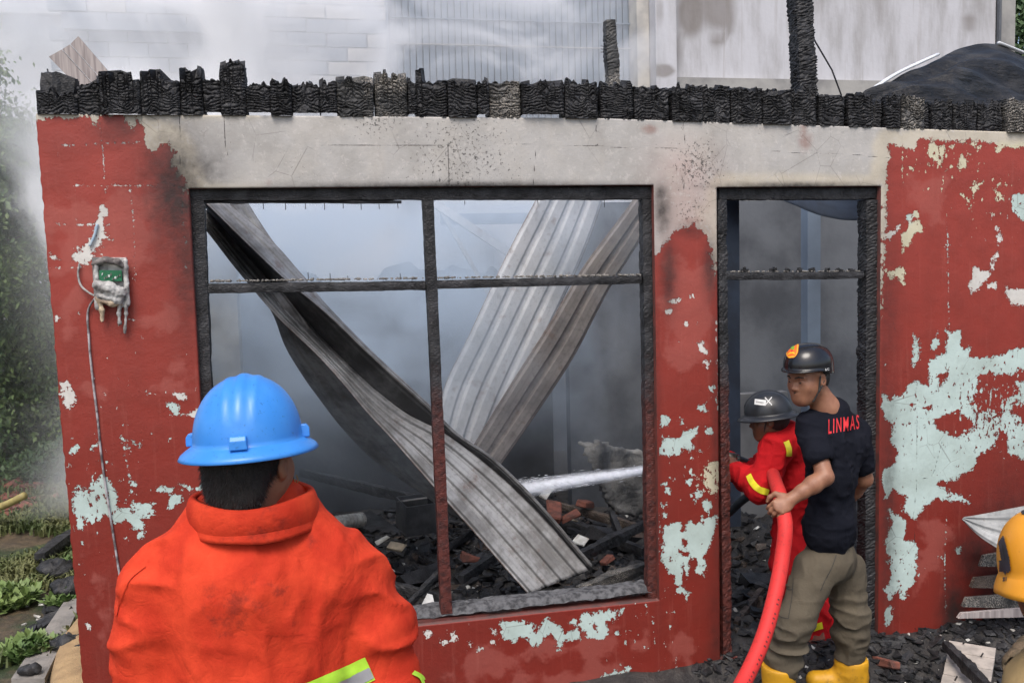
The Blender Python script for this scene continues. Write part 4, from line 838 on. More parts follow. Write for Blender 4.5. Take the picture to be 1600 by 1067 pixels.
# ------------------------------------------------------------------ soft bodies: distance fields turned into one smooth skin
class Field:
    def __init__(s): s.p = []; s.lo = np.full(3, 1e9); s.hi = np.full(3, -1e9)
    def _b(s, c, r): c = np.array(c, float); s.lo = np.minimum(s.lo, c - r); s.hi = np.maximum(s.hi, c + r)
    def cap(s, a, b, ra, rb=None, k=.02, sub=False):
        rb = ra if rb is None else rb; a = np.array(a, np.float32); b = np.array(b, np.float32)
        if not sub: s._b(a, ra); s._b(b, rb)
        ba = b - a; L = float(ba @ ba) + 1e-9
        def f(q):
            w = q - a; t = np.clip((w @ ba) / L, 0, 1); return np.linalg.norm(w - t[:, None] * ba, axis=1) - (ra + (rb - ra) * t)
        s.p.append((f, k, sub)); return s
    def chain(s, pts, rad, k=.02):
        for i in range(len(pts) - 1): s.cap(pts[i], pts[i + 1], rad[i], rad[i + 1], k)
        return s
    def ell(s, c, r, M=None, k=.02, sub=False):
        c = np.array(c, np.float32); r = np.array(r, np.float32); M = None if M is None else np.array(M, np.float32)
        if not sub: s._b(c, float(max(r)))
        def f(q):
            w = q - c
            if M is not None: w = w @ M                    # M columns are the local axes
            k0 = np.linalg.norm(w / r, axis=1); k1 = np.linalg.norm(w / (r * r), axis=1) + 1e-6; return k0 * (k0 - 1) / k1
        s.p.append((f, k, sub)); return s
    def cut(s, c, n):                                     # keep the side away from n
        c = np.array(c, np.float32); n = np.array(n, np.float32); n = n / np.linalg.norm(n)
        s.p.append((lambda q: (q - c) @ n, 0, 'cut')); return s
    def ev(s, q, disp=None):
        d = None
        for f, k, sub in s.p:
            e = f(q)
            if d is None: d = e; continue
            if sub == 'cut': d = np.maximum(d, e)
            elif sub: h = np.maximum(k - np.abs(d + e), 0) / max(k, 1e-6); d = np.maximum(d, -e) + h * h * k / 4
            else: h = np.maximum(k - np.abs(d - e), 0) / max(k, 1e-6); d = np.minimum(d, e) - h * h * k / 4
        if disp is not None: d = d - disp(q)
        return d
    def mesh(s, name, mat, parent=None, res=.006, disp=None, B=8):
        lo = s.lo - .03; hi = s.hi + .03; n = np.ceil((hi - lo) / (res * B)).astype(int); N = n * B + 1
        Vv = np.full(N, 1.0, np.float32)
        bc = np.stack(np.meshgrid(*[lo[i] + res * B * (np.arange(n[i]) + .5) for i in range(3)], indexing='ij'), -1).reshape(-1, 3).astype(np.float32)
        d = s.ev(bc); rad = res * B * .87 + .035; keep = np.abs(d) < rad
        bi = np.stack(np.unravel_index(np.arange(len(bc)), n), 1)
        off = np.stack(np.meshgrid(*[np.arange(B + 1)] * 3, indexing='ij'), -1).reshape(-1, 3)
        # inside blocks get a negative value so that no false surface shows
        for b in bi[(d <= -rad)]: Vv[b[0] * B:b[0] * B + B + 1, b[1] * B:b[1] * B + B + 1, b[2] * B:b[2] * B + B + 1] = -1
        kb = bi[keep]; K = 256
        for i in range(0, len(kb), K):
            g_ = (kb[i:i + K, None, :] * B + off[None]).reshape(-1, 3); q = (lo + g_ * res).astype(np.float32)
            Vv[g_[:, 0], g_[:, 1], g_[:, 2]] = s.ev(q, disp)
        S = Vv < 0; nx, ny, nz = N
        cnt = np.zeros((nx - 1, ny - 1, nz - 1), np.int8); 
        for dx in (0, 1):
            for dy in (0, 1):
                for dz in (0, 1): cnt += S[dx:nx - 1 + dx, dy:ny - 1 + dy, dz:nz - 1 + dz]
        act = np.argwhere((cnt > 0) & (cnt < 8)); idm = np.full(cnt.shape, -1, np.int32); idm[act[:, 0], act[:, 1], act[:, 2]] = np.arange(len(act))
        acc = np.zeros((len(act), 3)); w = np.zeros(len(act)); C = [(a, b, c) for a in (0, 1) for b in (0, 1) for c in (0, 1)]
        for a in C:
            for ax in range(3):
                if a[ax]: continue
                b = list(a); b[ax] = 1
                va = Vv[act[:, 0] + a[0], act[:, 1] + a[1], act[:, 2] + a[2]]; vb = Vv[act[:, 0] + b[0], act[:, 1] + b[1], act[:, 2] + b[2]]
                m = (va < 0) != (vb < 0); t = np.where(m, va / np.where(m, va - vb, 1), 0)
                p = np.tile(np.array(a, float), (len(act), 1)); p[:, ax] = t; acc += p * m[:, None]; w += m
        verts = lo + (act + acc / w[:, None]) * res
        F = []
        for ax in range(3):
            o1, o2 = [(1, 2), (2, 0), (0, 1)][ax]
            sl0 = [slice(1, m - 1) for m in N]; sl1 = [slice(1, m - 1) for m in N]; sl0[ax] = slice(0, N[ax] - 1); sl1[ax] = slice(1, N[ax])
            A = S[tuple(sl0)]; Bm = S[tuple(sl1)]; e = np.argwhere(A != Bm); base = e + 1; base[:, ax] -= 1
            if not len(e): continue
            q = []
            for du, dv in ((0, 0), (-1, 0), (-1, -1), (0, -1)):
                c = base.copy(); c[:, o1] += du; c[:, o2] += dv; q.append(idm[c[:, 0], c[:, 1], c[:, 2]])
            q = np.stack(q, 1); flip = ~A[tuple(e.T)]; q[flip] = q[flip][:, ::-1]; F.append(q)
        F = np.concatenate(F); F = F[(F >= 0).all(1)]
        me = bpy.data.meshes.new(name); me.vertices.add(len(verts)); me.vertices.foreach_set('co', verts.astype(np.float32).ravel())
        me.loops.add(F.size); me.loops.foreach_set('vertex_index', F.ravel().astype(np.int32)); me.polygons.add(len(F)); me.polygons.foreach_set('loop_start', np.arange(len(F), dtype=np.int32) * 4)
        me.update(calc_edges=True); me.validate()
        return link(name, me, mat, parent, True)

def bvh_of(o): return BVHTree.FromPolygons([v.co[:] for v in o.data.vertices], [p.vertices[:] for p in o.data.polygons])
def drape(name, mat, parent, bvh, c, u, v, dirn, pts, faces, off=.003, back=.5):
    """flat shape (u, v coordinates) laid on a surface along dirn"""
    c = np.array(c, float); d = Vector([float(a) for a in dirn]).normalized(); out = []
    for a, b in pts:
        p = Vector([float(x) for x in (c + np.array(u) * a + np.array(v) * b)]); h = bvh.ray_cast(p - d * back, d)
        out.append((h[0] + h[1] * off * (1 if h[1].dot(d) < 0 else -1)) if h[0] is not None else None)
    ok = [x is not None for x in out]; fs = [f for f in faces if all(ok[i] for i in f)]
    # grazing hits land far behind: drop them
    dist = [(x - V(c)).dot(d) if x is not None else 0 for x in out]; med = float(np.median([q for q, k in zip(dist, ok) if k])) if any(ok) else 0
    fs = [f for f in fs if max(abs(dist[i] - med) for i in f) < .25]
    us = sorted({i for f in fs for i in f}); mp = {k: i for i, k in enumerate(us)}
    if not us: return None
    return mesh_obj(name, [out[i] for i in us], [[mp[i] for i in f] for f in fs], mat, parent, True)
def gridpts(path, w, n=40, m=5):
    """strip along a path in (u, v)"""
    q = spline([(a, b, 0) for a, b in path], n)[:, :2]; t = np.gradient(q, axis=0); t /= np.linalg.norm(t, axis=1, keepdims=True); nn = np.stack([-t[:, 1], t[:, 0]], 1)
    pts = [tuple(q[i] + nn[i] * w * (j / (m - 1) - .5)) for i in range(n) for j in range(m)]
    return pts, [(i * m + j, (i + 1) * m + j, (i + 1) * m + j + 1, i * m + j + 1) for i in range(n - 1) for j in range(m - 1)]
def shape_grid(fn, w, h, n=28):
    """filled grid cells where fn(x,y) is true, x,y in -1..1"""
    g_ = [(x * w / 2, y * h / 2) for y in np.linspace(-1, 1, n + 1) for x in np.linspace(-1, 1, n + 1)]; f = []
    for j in range(n):
        for i in range(n):
            x = (i + .5) / n * 2 - 1; y = (j + .5) / n * 2 - 1
            if fn(x, y): a = j * (n + 1) + i; f.append((a, a + 1, a + n + 2, a + n + 1))
    return g_, f
def folds(sc, amp, seed, stretch=(1, 1, 1), sharp=1.6):
    st = np.array(stretch, np.float32)
    def f(q):
        n = fbm(q * st, sc, seed, 2); r = 1 - np.abs(2 * n - 1) * 2.2; return amp * np.clip(r, 0, 1) ** sharp
    return f
def cloth_mat(name, c, dark, rough=.85, weave=900, spec=.12, stain=None, stainc=(.05, .02, .015), nsc=6):
    t = NT(name); co = t.coord(); n = t.noise(co, nsc, 5, .6); w = t.noise(co, weave * .35, 2)
    cc = t.mix(t.step(n, .3, .72), dark, c)
    if stain:
        s = t.noise(co, 13, 6, .72); sep = t.n('ShaderNodeVectorMath', [co, tuple(stain[0])], operation='DISTANCE').outputs['Value']
        k = t.step(t.ma('SUBTRACT', s, t.ma('MULTIPLY', sep, stain[1])), .42, .60)
        cc = t.mix(t.ma('MULTIPLY', k, .62), cc, stainc)
    cr = t.ma('ADD', t.ma('ABSOLUTE', t.ma('SUBTRACT', t.noise(t.coord(scale=(1.1, 1.1, .8)), 7, 3, .5, 1.2), .5)), t.ma('MULTIPLY', t.ma('ABSOLUTE', t.ma('SUBTRACT', t.noise(co, 21, 3, .5, .8), .5)), .45))
    return t.fin(cc, rough, Specular_IOR_Level=spec, bump=t.bump(t.ma('ADD', w, t.ma('MULTIPLY', t.noise(co, 45, 4), 1.5)), .35, .0015, t.bump(t.ma('POWER', cr, .7), .30, .018)))
def skin_mat(name, c, d):
    t = NT(name); co = t.coord(); n = t.noise(co, 30, 5); return t.fin(t.mix(t.step(n, .3, .7), c, d), t.ma('MULTIPLY_ADD', n, .2, .42), t.bump(t.noise(co, 350, 3), .15, .001), Subsurface_Weight=.08, Subsurface_Radius=(.01, .004, .002), Subsurface_Scale=.3)
M_skin = skin_mat('brown_skin', (.31, .145, .082), (.24, .105, .06)); M_skind = skin_mat('dark_brown_skin', (.20, .085, .045), (.14, .06, .033))
M_hair = simple('black_hair', (.012, .010, .009), (.02, .016, .014), 90, .55, .9, 400, .004)
def gloss(name, c, rough=.25, dirt=.3, var=None):
    t = NT(name); co = t.coord(); n = t.noise(co, 18, 6, .7); n2 = t.noise(co, 120, 4, .7)
    cc = t.mix(t.ma('MULTIPLY', t.step(n2, .60, .70), dirt), c, tuple(a * .35 for a in c)); cc = t.mix(t.ma('MULTIPLY', t.step(n, .4, .75), .25), cc, var or tuple(min(1, a * 1.5 + .02) for a in c))
    return t.fin(cc, t.ma('MULTIPLY_ADD', n, .35, rough - .1), t.bump(n, .08, .003), Coat_Weight=.15, Coat_Roughness=.2)
M_blue = gloss('blue_helmet_plastic', (.036, .23, .66), .30, .6, (.09, .34, .78)); M_blk = gloss('glossy_black_shell', (.008, .008, .010), .12, .1); M_blkm = gloss('scuffed_black_shell', (.014, .015, .018), .34, .3, (.045, .045, .05))
M_yel = gloss('orange_yellow_shell', (.84, .34, .02), .36, .2, (.88, .42, .04)); M_strap = simple('dark_strap', (.02, .02, .02), (.05, .045, .04), 40, .7)
M_vent = simple('black_vent_plastic', (.02, .018, .02), (.045, .04, .05), 20, .5)
def flat_mat(name, c, rough=.6, **kw): return simple(name, c, tuple(a * .8 for a in c), 20, rough, .15, 80, .001, **kw)
M_whitep = flat_mat('white_print', (.72, .72, .70)); M_redp = flat_mat('red_print', (.72, .03, .035)); M_orangep = flat_mat('orange_print', (.85, .16, .02)); M_greenp = flat_mat('green_print', (.22, .42, .03)); M_yelp = flat_mat('yellow_print', (.85, .55, .03))
M_lime = flat_mat('lime_tape', (.50, .85, .06), .45, Emission_Strength=0.0); M_silver = flat_mat('silver_tape', (.50, .50, .52), .35, Metallic=.3)

def frame(face, up=(0, 0, 1)):
    """columns: right hand side, face direction, up"""
    f = np.array(face, float); f /= np.linalg.norm(f); r = np.cross(f, up); r /= np.linalg.norm(r); u = np.cross(r, f); return np.stack([r, f, u], 1)

def head_field(F, c, M, s=1.0, neck_to=None, features=True, k=.018):
    """adult head round c (between the ears), local x right, y face, z up; about 0.23 m tall"""
    L = lambda x, y, z: np.array(c) + M @ (np.array([x, y, z]) * s)
    F.ell(L(0, -.008, .035), np.array([.074, .094, .088]) * s, M, k)
    F.ell(L(0, .025, -.030), np.array([.058, .066, .080]) * s, M, .03 * s)
    F.ell(L(0, .062, -.082), np.array([.024, .021, .020]) * s, M, .04 * s); F.ell(L(0, .062, -.052), np.array([.034, .018, .024]) * s, M, .03 * s)                  # chin
    F.cap(L(-.050, .012, -.045), L(-.022, .060, -.085), .017 * s, .014 * s, .045 * s); F.cap(L(.050, .012, -.045), L(.022, .060, -.085), .017 * s, .014 * s, .045 * s)
    if features:
        F.cap(L(0, .082, .012), L(0, .100, -.022), .0075 * s, .0095 * s, .014 * s)           # nose
        for sx in (-1, 1):
            F.ell(L(sx * .011, .092, -.027), np.array([.008, .008, .0065]) * s, M, .008 * s)
            F.cap(L(sx * .012, .087, .024), L(sx * .046, .072, .026), .009 * s, .008 * s, .014 * s)   # brow
            F.ell(L(sx * .031, .088, .006), np.array([.017, .014, .011]) * s, M, .012 * s, sub=True)  # eye socket
            F.ell(L(sx * .031, .073, .005), np.array([.014, .012, .0115]) * s, M, .004 * s)
            F.ell(L(sx * .043, .058, -.022), np.array([.020, .018, .022]) * s, M, .035 * s)          # cheekbone
        F.ell(L(0, .086, -.049), np.array([.024, .010, .006]) * s, M, .006 * s); F.ell(L(0, .084, -.060), np.array([.020, .011, .0065]) * s, M, .006 * s)
    for sx in (-1, 1):                                                                     # ears
        F.ell(L(sx * .079, -.006, -.002), np.array([.009, .020, .032]) * s, M, .008 * s); F.ell(L(sx * .087, .000, .000), np.array([.006, .011, .018]) * s, M, .004 * s, sub=True)
    if neck_to is not None: F.cap(L(0, -.022, -.045), neck_to, .053 * s, .062 * s, .03 * s)
    return L
def hand_field(F, wrist, palm_dir, normal, curl, s=1.0, thumb_side=1, ks=.004):
    """palm and five fingers; palm_dir from wrist to knuckles, normal = back of the hand, curl in radians per joint"""
    d = np.array(palm_dir, float); d /= np.linalg.norm(d); n = np.array(normal, float); n -= d * n.dot(d); n /= np.linalg.norm(n); w = np.cross(d, n) * thumb_side; wr = np.array(wrist, float)
    Mx = np.stack([d, w, n], 1); F.ell(wr + d * .048 * s, np.array([.052, .041, .017]) * s, Mx, .012)
    F.cap(wr - d * .01, wr + d * .02 * s, .026 * s, .025 * s, .015)
    for i, (off, l, r) in enumerate(((.030, .072, .0092), (.010, .080, .0095), (-.010, .074, .009), (-.029, .058, .008))):
        p = wr + d * (.086 - abs(off) * .25) * s + w * off * s; a = .25 + .05 * i; pts = [p - d * .02 * s, p]
        for j, f in enumerate((.45, .30, .25)):
            a += curl; q = d * math.cos(a) - n * math.sin(a); p = p + q * l * f * s; pts.append(p)
        F.chain(pts, [r * s * .95, r * s, r * s * .95, r * s * .88, r * s * .75], ks)
    p = wr + d * .022 * s + w * .030 * s; t = d * .55 + w * .75 - n * .25; t /= np.linalg.norm(t); p1 = p + t * .036 * s; t2 = d * .85 + w * .15 - n * .55; t2 /= np.linalg.norm(t2); p2 = p1 + t2 * .030 * s; t3 = d * .7 - w * .35 - n * .65; t3 /= np.linalg.norm(t3)
    F.chain([p, p1, p2, p2 + t3 * .022 * s], [.015 * s, .0118 * s, .0105 * s, .008 * s], .008)

def param_shell(name, mat, parent, c, M, rx, ry, H, nseg=96, nz=28, ridges=(), flat=.0, brim=None, n_exp=2.15, zlo=0.0, cutfn=None, thick=.003):
    """helmet shell: dome over an oval rim. ridges: list of (width, height) along the crown; brim(theta) -> (width, drop)"""
    v = []; f = []
    prof = [math.sin(a) for a in np.linspace(PI / 2, 0, nz)]
    for i, a in enumerate(np.linspace(0, PI / 2, nz)):           # from rim to crown
        rr = math.cos(a) ** (2 / n_exp) if math.cos(a) > 1e-9 else 0; z = H * math.sin(a) ** (2 / n_exp)
        for j in range(nseg):
            th = 2 * PI * j / nseg; x = rx * rr * math.sin(th); y = ry * rr * math.cos(th)
            b = 0
            for (x0, w, h) in ridges: b += h * math.exp(-((x - x0 * (1 if True else 0)) / w) ** 4) * min(1, math.sin(a) * 2.0) * max(0, 1 - (abs(y) / ry) ** 6 if math.sin(a) < .3 else 1)
            nrm = np.array([x / rx ** 2, y / ry ** 2, z / H ** 2]); nrm /= np.linalg.norm(nrm) + 1e-9
            v.append(np.array([x, y, z]) + nrm * b)
    for i in range(nz - 1):
        for j in range(nseg):
            j2 = (j + 1) % nseg
            if i < nz - 2: f.append((i * nseg + j, (i + 1) * nseg + j, (i + 1) * nseg + j2, i * nseg + j2))
    f.append(tuple((nz - 2) * nseg + j for j in range(nseg))[::-1]); v = v[:(nz - 1) * nseg]
    if brim is not None:
        base = 0; rows = 7; prev = [j for j in range(nseg)]
        for k in range(1, rows + 1):
            cur = []
            for j in range(nseg):
                th = 2 * PI * j / nseg; w, d = brim(th); t = k / rows
                dirv = np.array([math.sin(th) / 1, math.cos(th), 0]); e = np.array([rx * math.sin(th), ry * math.cos(th), 0])
                p = e + dirv * w * t; p[2] = -d * (t ** 1.25) - (.004 if k == rows else 0); cur.append(len(v)); v.append(p)
            for j in range(nseg): j2 = (j + 1) % nseg; f.append((prev[j], prev[j2], cur[j2], cur[j]))
            prev = cur
    vw = [np.array(c) + M @ p for p in v]
    o = mesh_obj(name, vw, f, mat, parent, True); m = o.modifiers.new('thickness', 'SOLIDIFY'); m.thickness = thick; m.offset = -1; return o
def at3(L): return [P(*q) for q in L]

# ================================================================== firefighter in orange, seen from behind
YO = -2.2
o1 = empty('person', (P(400, 900, YO)[0], YO, gz(P(400, 900, YO)[0], YO)), 'firefighter in orange jacket and blue full brim helmet seen from behind', 'person', 'people at the fire')
ground1 = o1.location.z
face1 = frame((.42, .90, -.05)); hc1 = P(390, 722, YO)
M_or = cloth_mat('orange_cotton', (.68, .064, .025), (.46, .032, .014), .8, nsc=9, stain=(tuple(P(380, 900, YO - .16)), 1.0), stainc=(.16, .022, .016))
F = Field(); head_field(F, hc1, face1, 1.0, P(392, 830, YO - .0), True); F.mesh('head', M_skin, o1, .005)
Fh = Field(); Fh.ell(hc1 + face1 @ np.array([0, -.018, .030]), (.082, .096, .086), face1, .01); Fh.ell(hc1 + face1 @ np.array([0, -.062, -.035]), (.066, .036, .066), face1, .03)
Fh.cut(hc1 + face1 @ np.array([0, .012, -.0]), face1 @ np.array([0, 1, .12])); Fh.cut(hc1 + face1 @ np.array([0, -.05, -.085]), face1 @ np.array([0, .2, -1]))
Fh.mesh('hair', M_hair, o1, .004, lambda q: .004 * (fbm(q, 140, 3) - .5))
def bristles(parent, hair, n, l, seed, dn=(0, 0, -1)):
    r = np.random.default_rng(seed); me = hair.data; idx = r.integers(0, len(me.vertices), n); v = []; f = []
    for i in idx:
        p = np.array(me.vertices[i].co); nn_ = np.array(me.vertices[i].normal); d = nn_ * .5 + np.array(dn) * .8 + r.normal(0, .25, 3); d /= np.linalg.norm(d); s_ = np.cross(d, nn_ + r.normal(0, .2, 3)); s_ /= np.linalg.norm(s_) + 1e-9
        ll = l * r.uniform(.5, 1.3); b = len(v); v += [p - s_ * .0006, p + s_ * .0006, p + d * ll]; f.append((b, b + 1, b + 2))
    mesh_obj('hair_strands', v, f, M_hair, parent)
bristles(o1, bpy.data.objects['hair'], 9000, .013, 5)
# jacket
F = Field()
F.ell(P(404, 965, YO + .03), (.205, .135, .30), None, .03)
F.chain(at3([(318, 882, YO), (395, 880, YO), (485, 872, YO)]), [.060, .072, .062], .07)
F.chain(at3([(268, 915, YO + .02), (400, 912, YO + .01), (538, 900, YO + .02)]), [.082, .105, .082], .07)
F.ell(P(410, 1080, YO + .03), (.195, .14, .25), None, .09)
F.ell(P(412, 1240, YO + .03), (.205, .15, .22), None, .09)
armL = at3([(262, 925, YO + .03), (243, 1005, YO + .02), (238, 1110, YO + .02), (230, 1290, YO + .12)]); F.chain(armL, [.084, .074, .068, .058], .035)
armR = at3([(545, 905, YO + .03), (586, 985, YO + .01), (600, 1070, YO + .0), (598, 1130, YO + .03), (560, 1290, YO + .14)]); F.chain(armR, [.083, .078, .070, .066, .058], .022)
def ofold(q):
    x = q[:, 0]; z = q[:, 2]
    a = folds(7, .014, 3, (1.3, 1, .5), 1.3)(q) + folds(16, .005, 4, (1.2, 1, .8))(q) - .003
    b = folds(9, .016, 5, (.55, .6, 1.5))(q) - .004; la = np.clip((P(300, 950, YO)[0] - x) / .05, 0, 1); ra = np.clip((x - P(545, 950, YO)[0]) / .05, 0, 1)
    w = np.maximum(la, ra)
    s = .0025 * (fbm(q, 30, 9) - .5)
    return a * (1 - w) * .9 + b * w + s
jk = F.mesh('jacket', M_or, o1, .0065, ofold)
jb = bvh_of(jk)
# collar
def collar(name, mat, parent, c, rx, ry, h, tilt, flare=.014, th=.004, a0=.45, a1=2 * PI - .45, face=(0, 1, 0), n=60, wob=.004, drop=.02):
    M = frame(face); v = []; m = 10
    for i in range(n):
        t = a0 + (a1 - a0) * i / (n - 1)
        for j in range(m):
            s = j / (m - 1); fo = flare * (math.sin(s * 2.2)); r = 1 + 0
            x = (rx - .012 * s + fo * .6) * math.sin(t); y = (ry - .012 * s + fo * .6) * math.cos(t); z = h * s - drop * (1 + math.cos(t)) / 2 + tilt * math.cos(t) * 0 + wob * math.sin(3 * t + 2 * s)
            v.append(np.array(c) + M @ np.array([x, y, z]))
    # turned over fall of the collar
    for i in range(n):
        t = a0 + (a1 - a0) * i / (n - 1)
        for j in range(m):
            s = j / (m - 1); out = .004 + .017 * s ** .8
            x = (rx - .012 + out) * math.sin(t); y = (ry - .012 + out) * math.cos(t); z = h - h * 1.12 * s + .004 * math.sin(PI * min(1, s * 4)) - drop * (1 + math.cos(t)) / 2 + wob * math.sin(3 * t + 2) - .012 * s * (abs(math.sin(t)))
            v.append(np.array(c) + M @ np.array([x, y, z]))
    f = []
    for q in range(2):
        b = q * n * m; f += [(b + i * m + j, b + (i + 1) * m + j, b + (i + 1) * m + j + 1, b + i * m + j + 1) for i in range(n - 1) for j in range(m - 1)]
    f += [(i * m + m - 1, (i + 1) * m + m - 1, n * m + (i + 1) * m, n * m + i * m) for i in range(n - 1)]
    o = mesh_obj(name, v, f, mat, parent, True); md = o.modifiers.new('thickness', 'SOLIDIFY'); md.thickness = th; return o
collar('collar', M_or, o1, P(397, 816, YO), .124, .104, .054, 0, face=(.25, .97, 0), drop=-.012, flare=.02)
# seams and tape
cdir = fwd
U, Vv_ = np.array([1., 0, 0]), np.array([0, 0, 1.])
def onpic(bvh, name, mat, parent, path, wpx, Y, off=.003, n=40, m=5, dirn=None):
    c = P(path[0][0], path[0][1], Y); k = np.linalg.norm(P(path[0][0] + 1, path[0][1], Y) - c)
    pts, fs = gridpts([tuple((P(x, y, Y) - c)[[0, 2]]) for x, y in path], wpx * k, n, m)
    return drape(name, mat, parent, bvh, c, U, Vv_, dirn if dirn is not None else (P(path[len(path) // 2][0], path[len(path) // 2][1], Y) - CAM), pts, fs, off)
onpic(jb, 'lime_tape', M_lime, o1, [(400, 1112), (470, 1090), (520, 1070), (555, 1054), (576, 1044)], 42, YO, .003, 40, 8)
onpic(jb, 'silver_tape', M_silver, o1, [(400, 1122), (470, 1098), (520, 1078), (556, 1061), (578, 1050)], 20, YO, .0055, 40, 4)
onpic(jb, 'lime_tape', M_lime, o1, [(644, 1050), (656, 1058), (662, 1072)], 7, YO, .004, 20, 4)
onpic(jb, 'shoulder_seam', M_or, o1, [(184, 960), (190, 935), (205, 905), (228, 885)], 2.2, YO, .0035, 30, 3)
onpic(jb, 'back_seam', M_or, o1, [(415, 990), (445, 990), (472, 989)], 1.6, YO, .003, 20, 3)
# trousers, boots and gloved hands below the frame
F = Field(); hx = P(410, 1300, YO)[0]
F.ell((hx, YO + .03, .88), (.19, .13, .17), None, .05)
for sx in (-1, 1): F.chain([(hx + sx * .095, YO + .03, .84), (hx + sx * .115, YO + .04, .50), (hx + sx * .12, YO + .02, .16)], [.105, .08, .075], .04)
F.mesh('trousers', M_or, o1, .010, folds(8, .012, 8))
for sx in (-1, 1):
    F = Field(); F.chain([(hx + sx * .12, YO + .02, .26), (hx + sx * .12, YO + .02, ground1 + .06)], [.072, .055], .03); F.chain([(hx + sx * .12, YO + .0, ground1 + .05), (hx + sx * .125, YO + .18, ground1 + .04)], [.05, .042], .03); F.mesh('boot', M_blkm, o1, .010)
    e = armL[-1] if sx < 0 else armR[-1]; F = Field(); hand_field(F, e + [0, .01, -.02], (0, .25, -1), (sx, 0, 0), .35, 1.1, 1); F.mesh('hand', M_skin, o1, .004)
# helmet
Mh1 = frame((.06, 1.0, -.06), (-.035, 0, 1)); hb1 = P(389, 697, YO) + np.array([0, 0, .012])
hs = empty('hard_hat', hb1, 'glossy blue full brim hard hat with crown ridges worn by the orange firefighter', 'helmet', 'helmets worn at the fire')
hs.location = [float(a) for a in hb1]
param_shell('shell', M_blue, hs, hb1, Mh1, .108, .122, .134, ridges=((0, .011, .0035), (-.030, .005, .002), (.030, .005, .002)), brim=lambda th: (.030 + .006 * max(0, math.cos(th)), .021), n_exp=2.12)
for (a, w) in ((PI, .034), (PI / 2 - .05, .022), (-PI / 2 + .05, .022), (0, .03)):
    e = np.array([.1125 * math.sin(a), .1265 * math.cos(a), .012]); q = Matrix.Rotation(-a, 3, 'Z'); m = MB()
    dd = np.array([math.sin(a), math.cos(a), 0]); rr = np.array([math.cos(a), -math.sin(a), 0]); uu = np.array([0, 0, 1.0])
    vs_ = []
    for sx in (-1, 1):
        for (oy, oz) in ((-.008, -.014), (.010, -.014), (.010, .004), (.004, .012), (-.008, .012)): vs_.append(hb1 + Mh1 @ (e + rr * sx * w / 2 * (1 if oz < 0 else .92) + dd * oy + uu * oz))
    f = [(0, 1, 2, 3, 4), (9, 8, 7, 6, 5)] + [(i, i + 5, (i + 1) % 5 + 5, (i + 1) % 5) for i in range(5)]
    mo = m.add(vs_, f).build('slot_lug', M_blue, hs); bv = mo.modifiers.new('bevel', 'BEVEL'); bv.width = .002; bv.segments = 2
MB().tube(at3([(455, 728, YO + .03), (458, 748, YO + .04), (458, 775, YO + .05), (452, 800, YO + .08)]), .005, 6, flat=.5).build('chin_strap', M_strap, hs, True)
MB().tube([P(463, 742, YO + .03), P(466, 750, YO + .035), P(462, 758, YO + .03), P(460, 748, YO + .03)], .0016, 5).build('buckle', simple('brass_buckle', (.45, .35, .15), (.35, .27, .12), 10, .4, Metallic=.8), hs)

# ================================================================== man in black T-shirt
YM = -.36
o2 = empty('person', (P(1275, 900, YM)[0], YM, gz(P(1275, 900, YM)[0], YM)), 'man in black shirt, olive cargo trousers and yellow boots holding the red hose', 'person', 'people at the fire')
M_tee = cloth_mat('black_cotton', (.011, .012, .018), (.007, .008, .013), .95); M_olive = cloth_mat('olive_twill', (.125, .105, .075), (.092, .077, .056), .85); M_boot = simple('muddy_yellow_rubber', (.74, .38, .01), (.60, .30, .02), 5, .5, .3, 30, .004)
_q = NT.__new__(NT); _q.m = M_boot; _q.t = M_boot.node_tree; _q.b = _q.t.nodes['Principled BSDF']; _src = _q.b.inputs['Base Color'].links[0].from_socket; _c0 = _q.coord(); _zz = _q.n('ShaderNodeSeparateXYZ', [_c0]).outputs[2]
_q.set(_q.b.inputs['Base Color'], _q.mix(_q.ma('MULTIPLY', _q.step(_q.ma('SUBTRACT', _q.noise(_c0, 22, 6, .7), _q.ma('MULTIPLY', _zz, .9)), .52, .78), .75), _src, (.10, .065, .03)))
fdir = frame((-.95, -.30, -.18)); hc2 = P(1263, 591, YM)
F = Field(); L2 = head_field(F, hc2, fdir, 1.0, P(1292, 640, YM + .0))
F.chain(at3([(1292, 640, YM), (1299, 680, YM + .02)]), [.056, .065], .03)
# bare arms joined through the chest under the shirt
shL = P(1266, 668, YM - .03); elL = P(1289, 745, YM - .17); wrL = P(1237, 779, YM - .16)
F.chain([P(1299, 685, YM + .02), shL, elL], [.06, .042, .038], .03); F.chain([elL, (elL * .65 + wrL * .35), (elL * .3 + wrL * .7), wrL], [.037, .039, .031, .024], .015)
hand_field(F, wrL, P(1217, 792, YM - .17) - wrL, (-.25, -.75, .5), .62, .98, 1)
shR = P(1335, 676, YM + .09); elR = P(1350, 748, YM + .12); wrR = P(1322, 785, YM + .30)
F.chain([P(1303, 690, YM + .03), shR, elR], [.055, .044, .042], .03); F.chain([elR, (elR + wrR) / 2, wrR], [.038, .036, .026], .015)
hand_field(F, wrR, (-.8, .4, 0), (0, 0, 1), .5, .98, 1)
F.mesh('body', M_skin, o2, .0042)
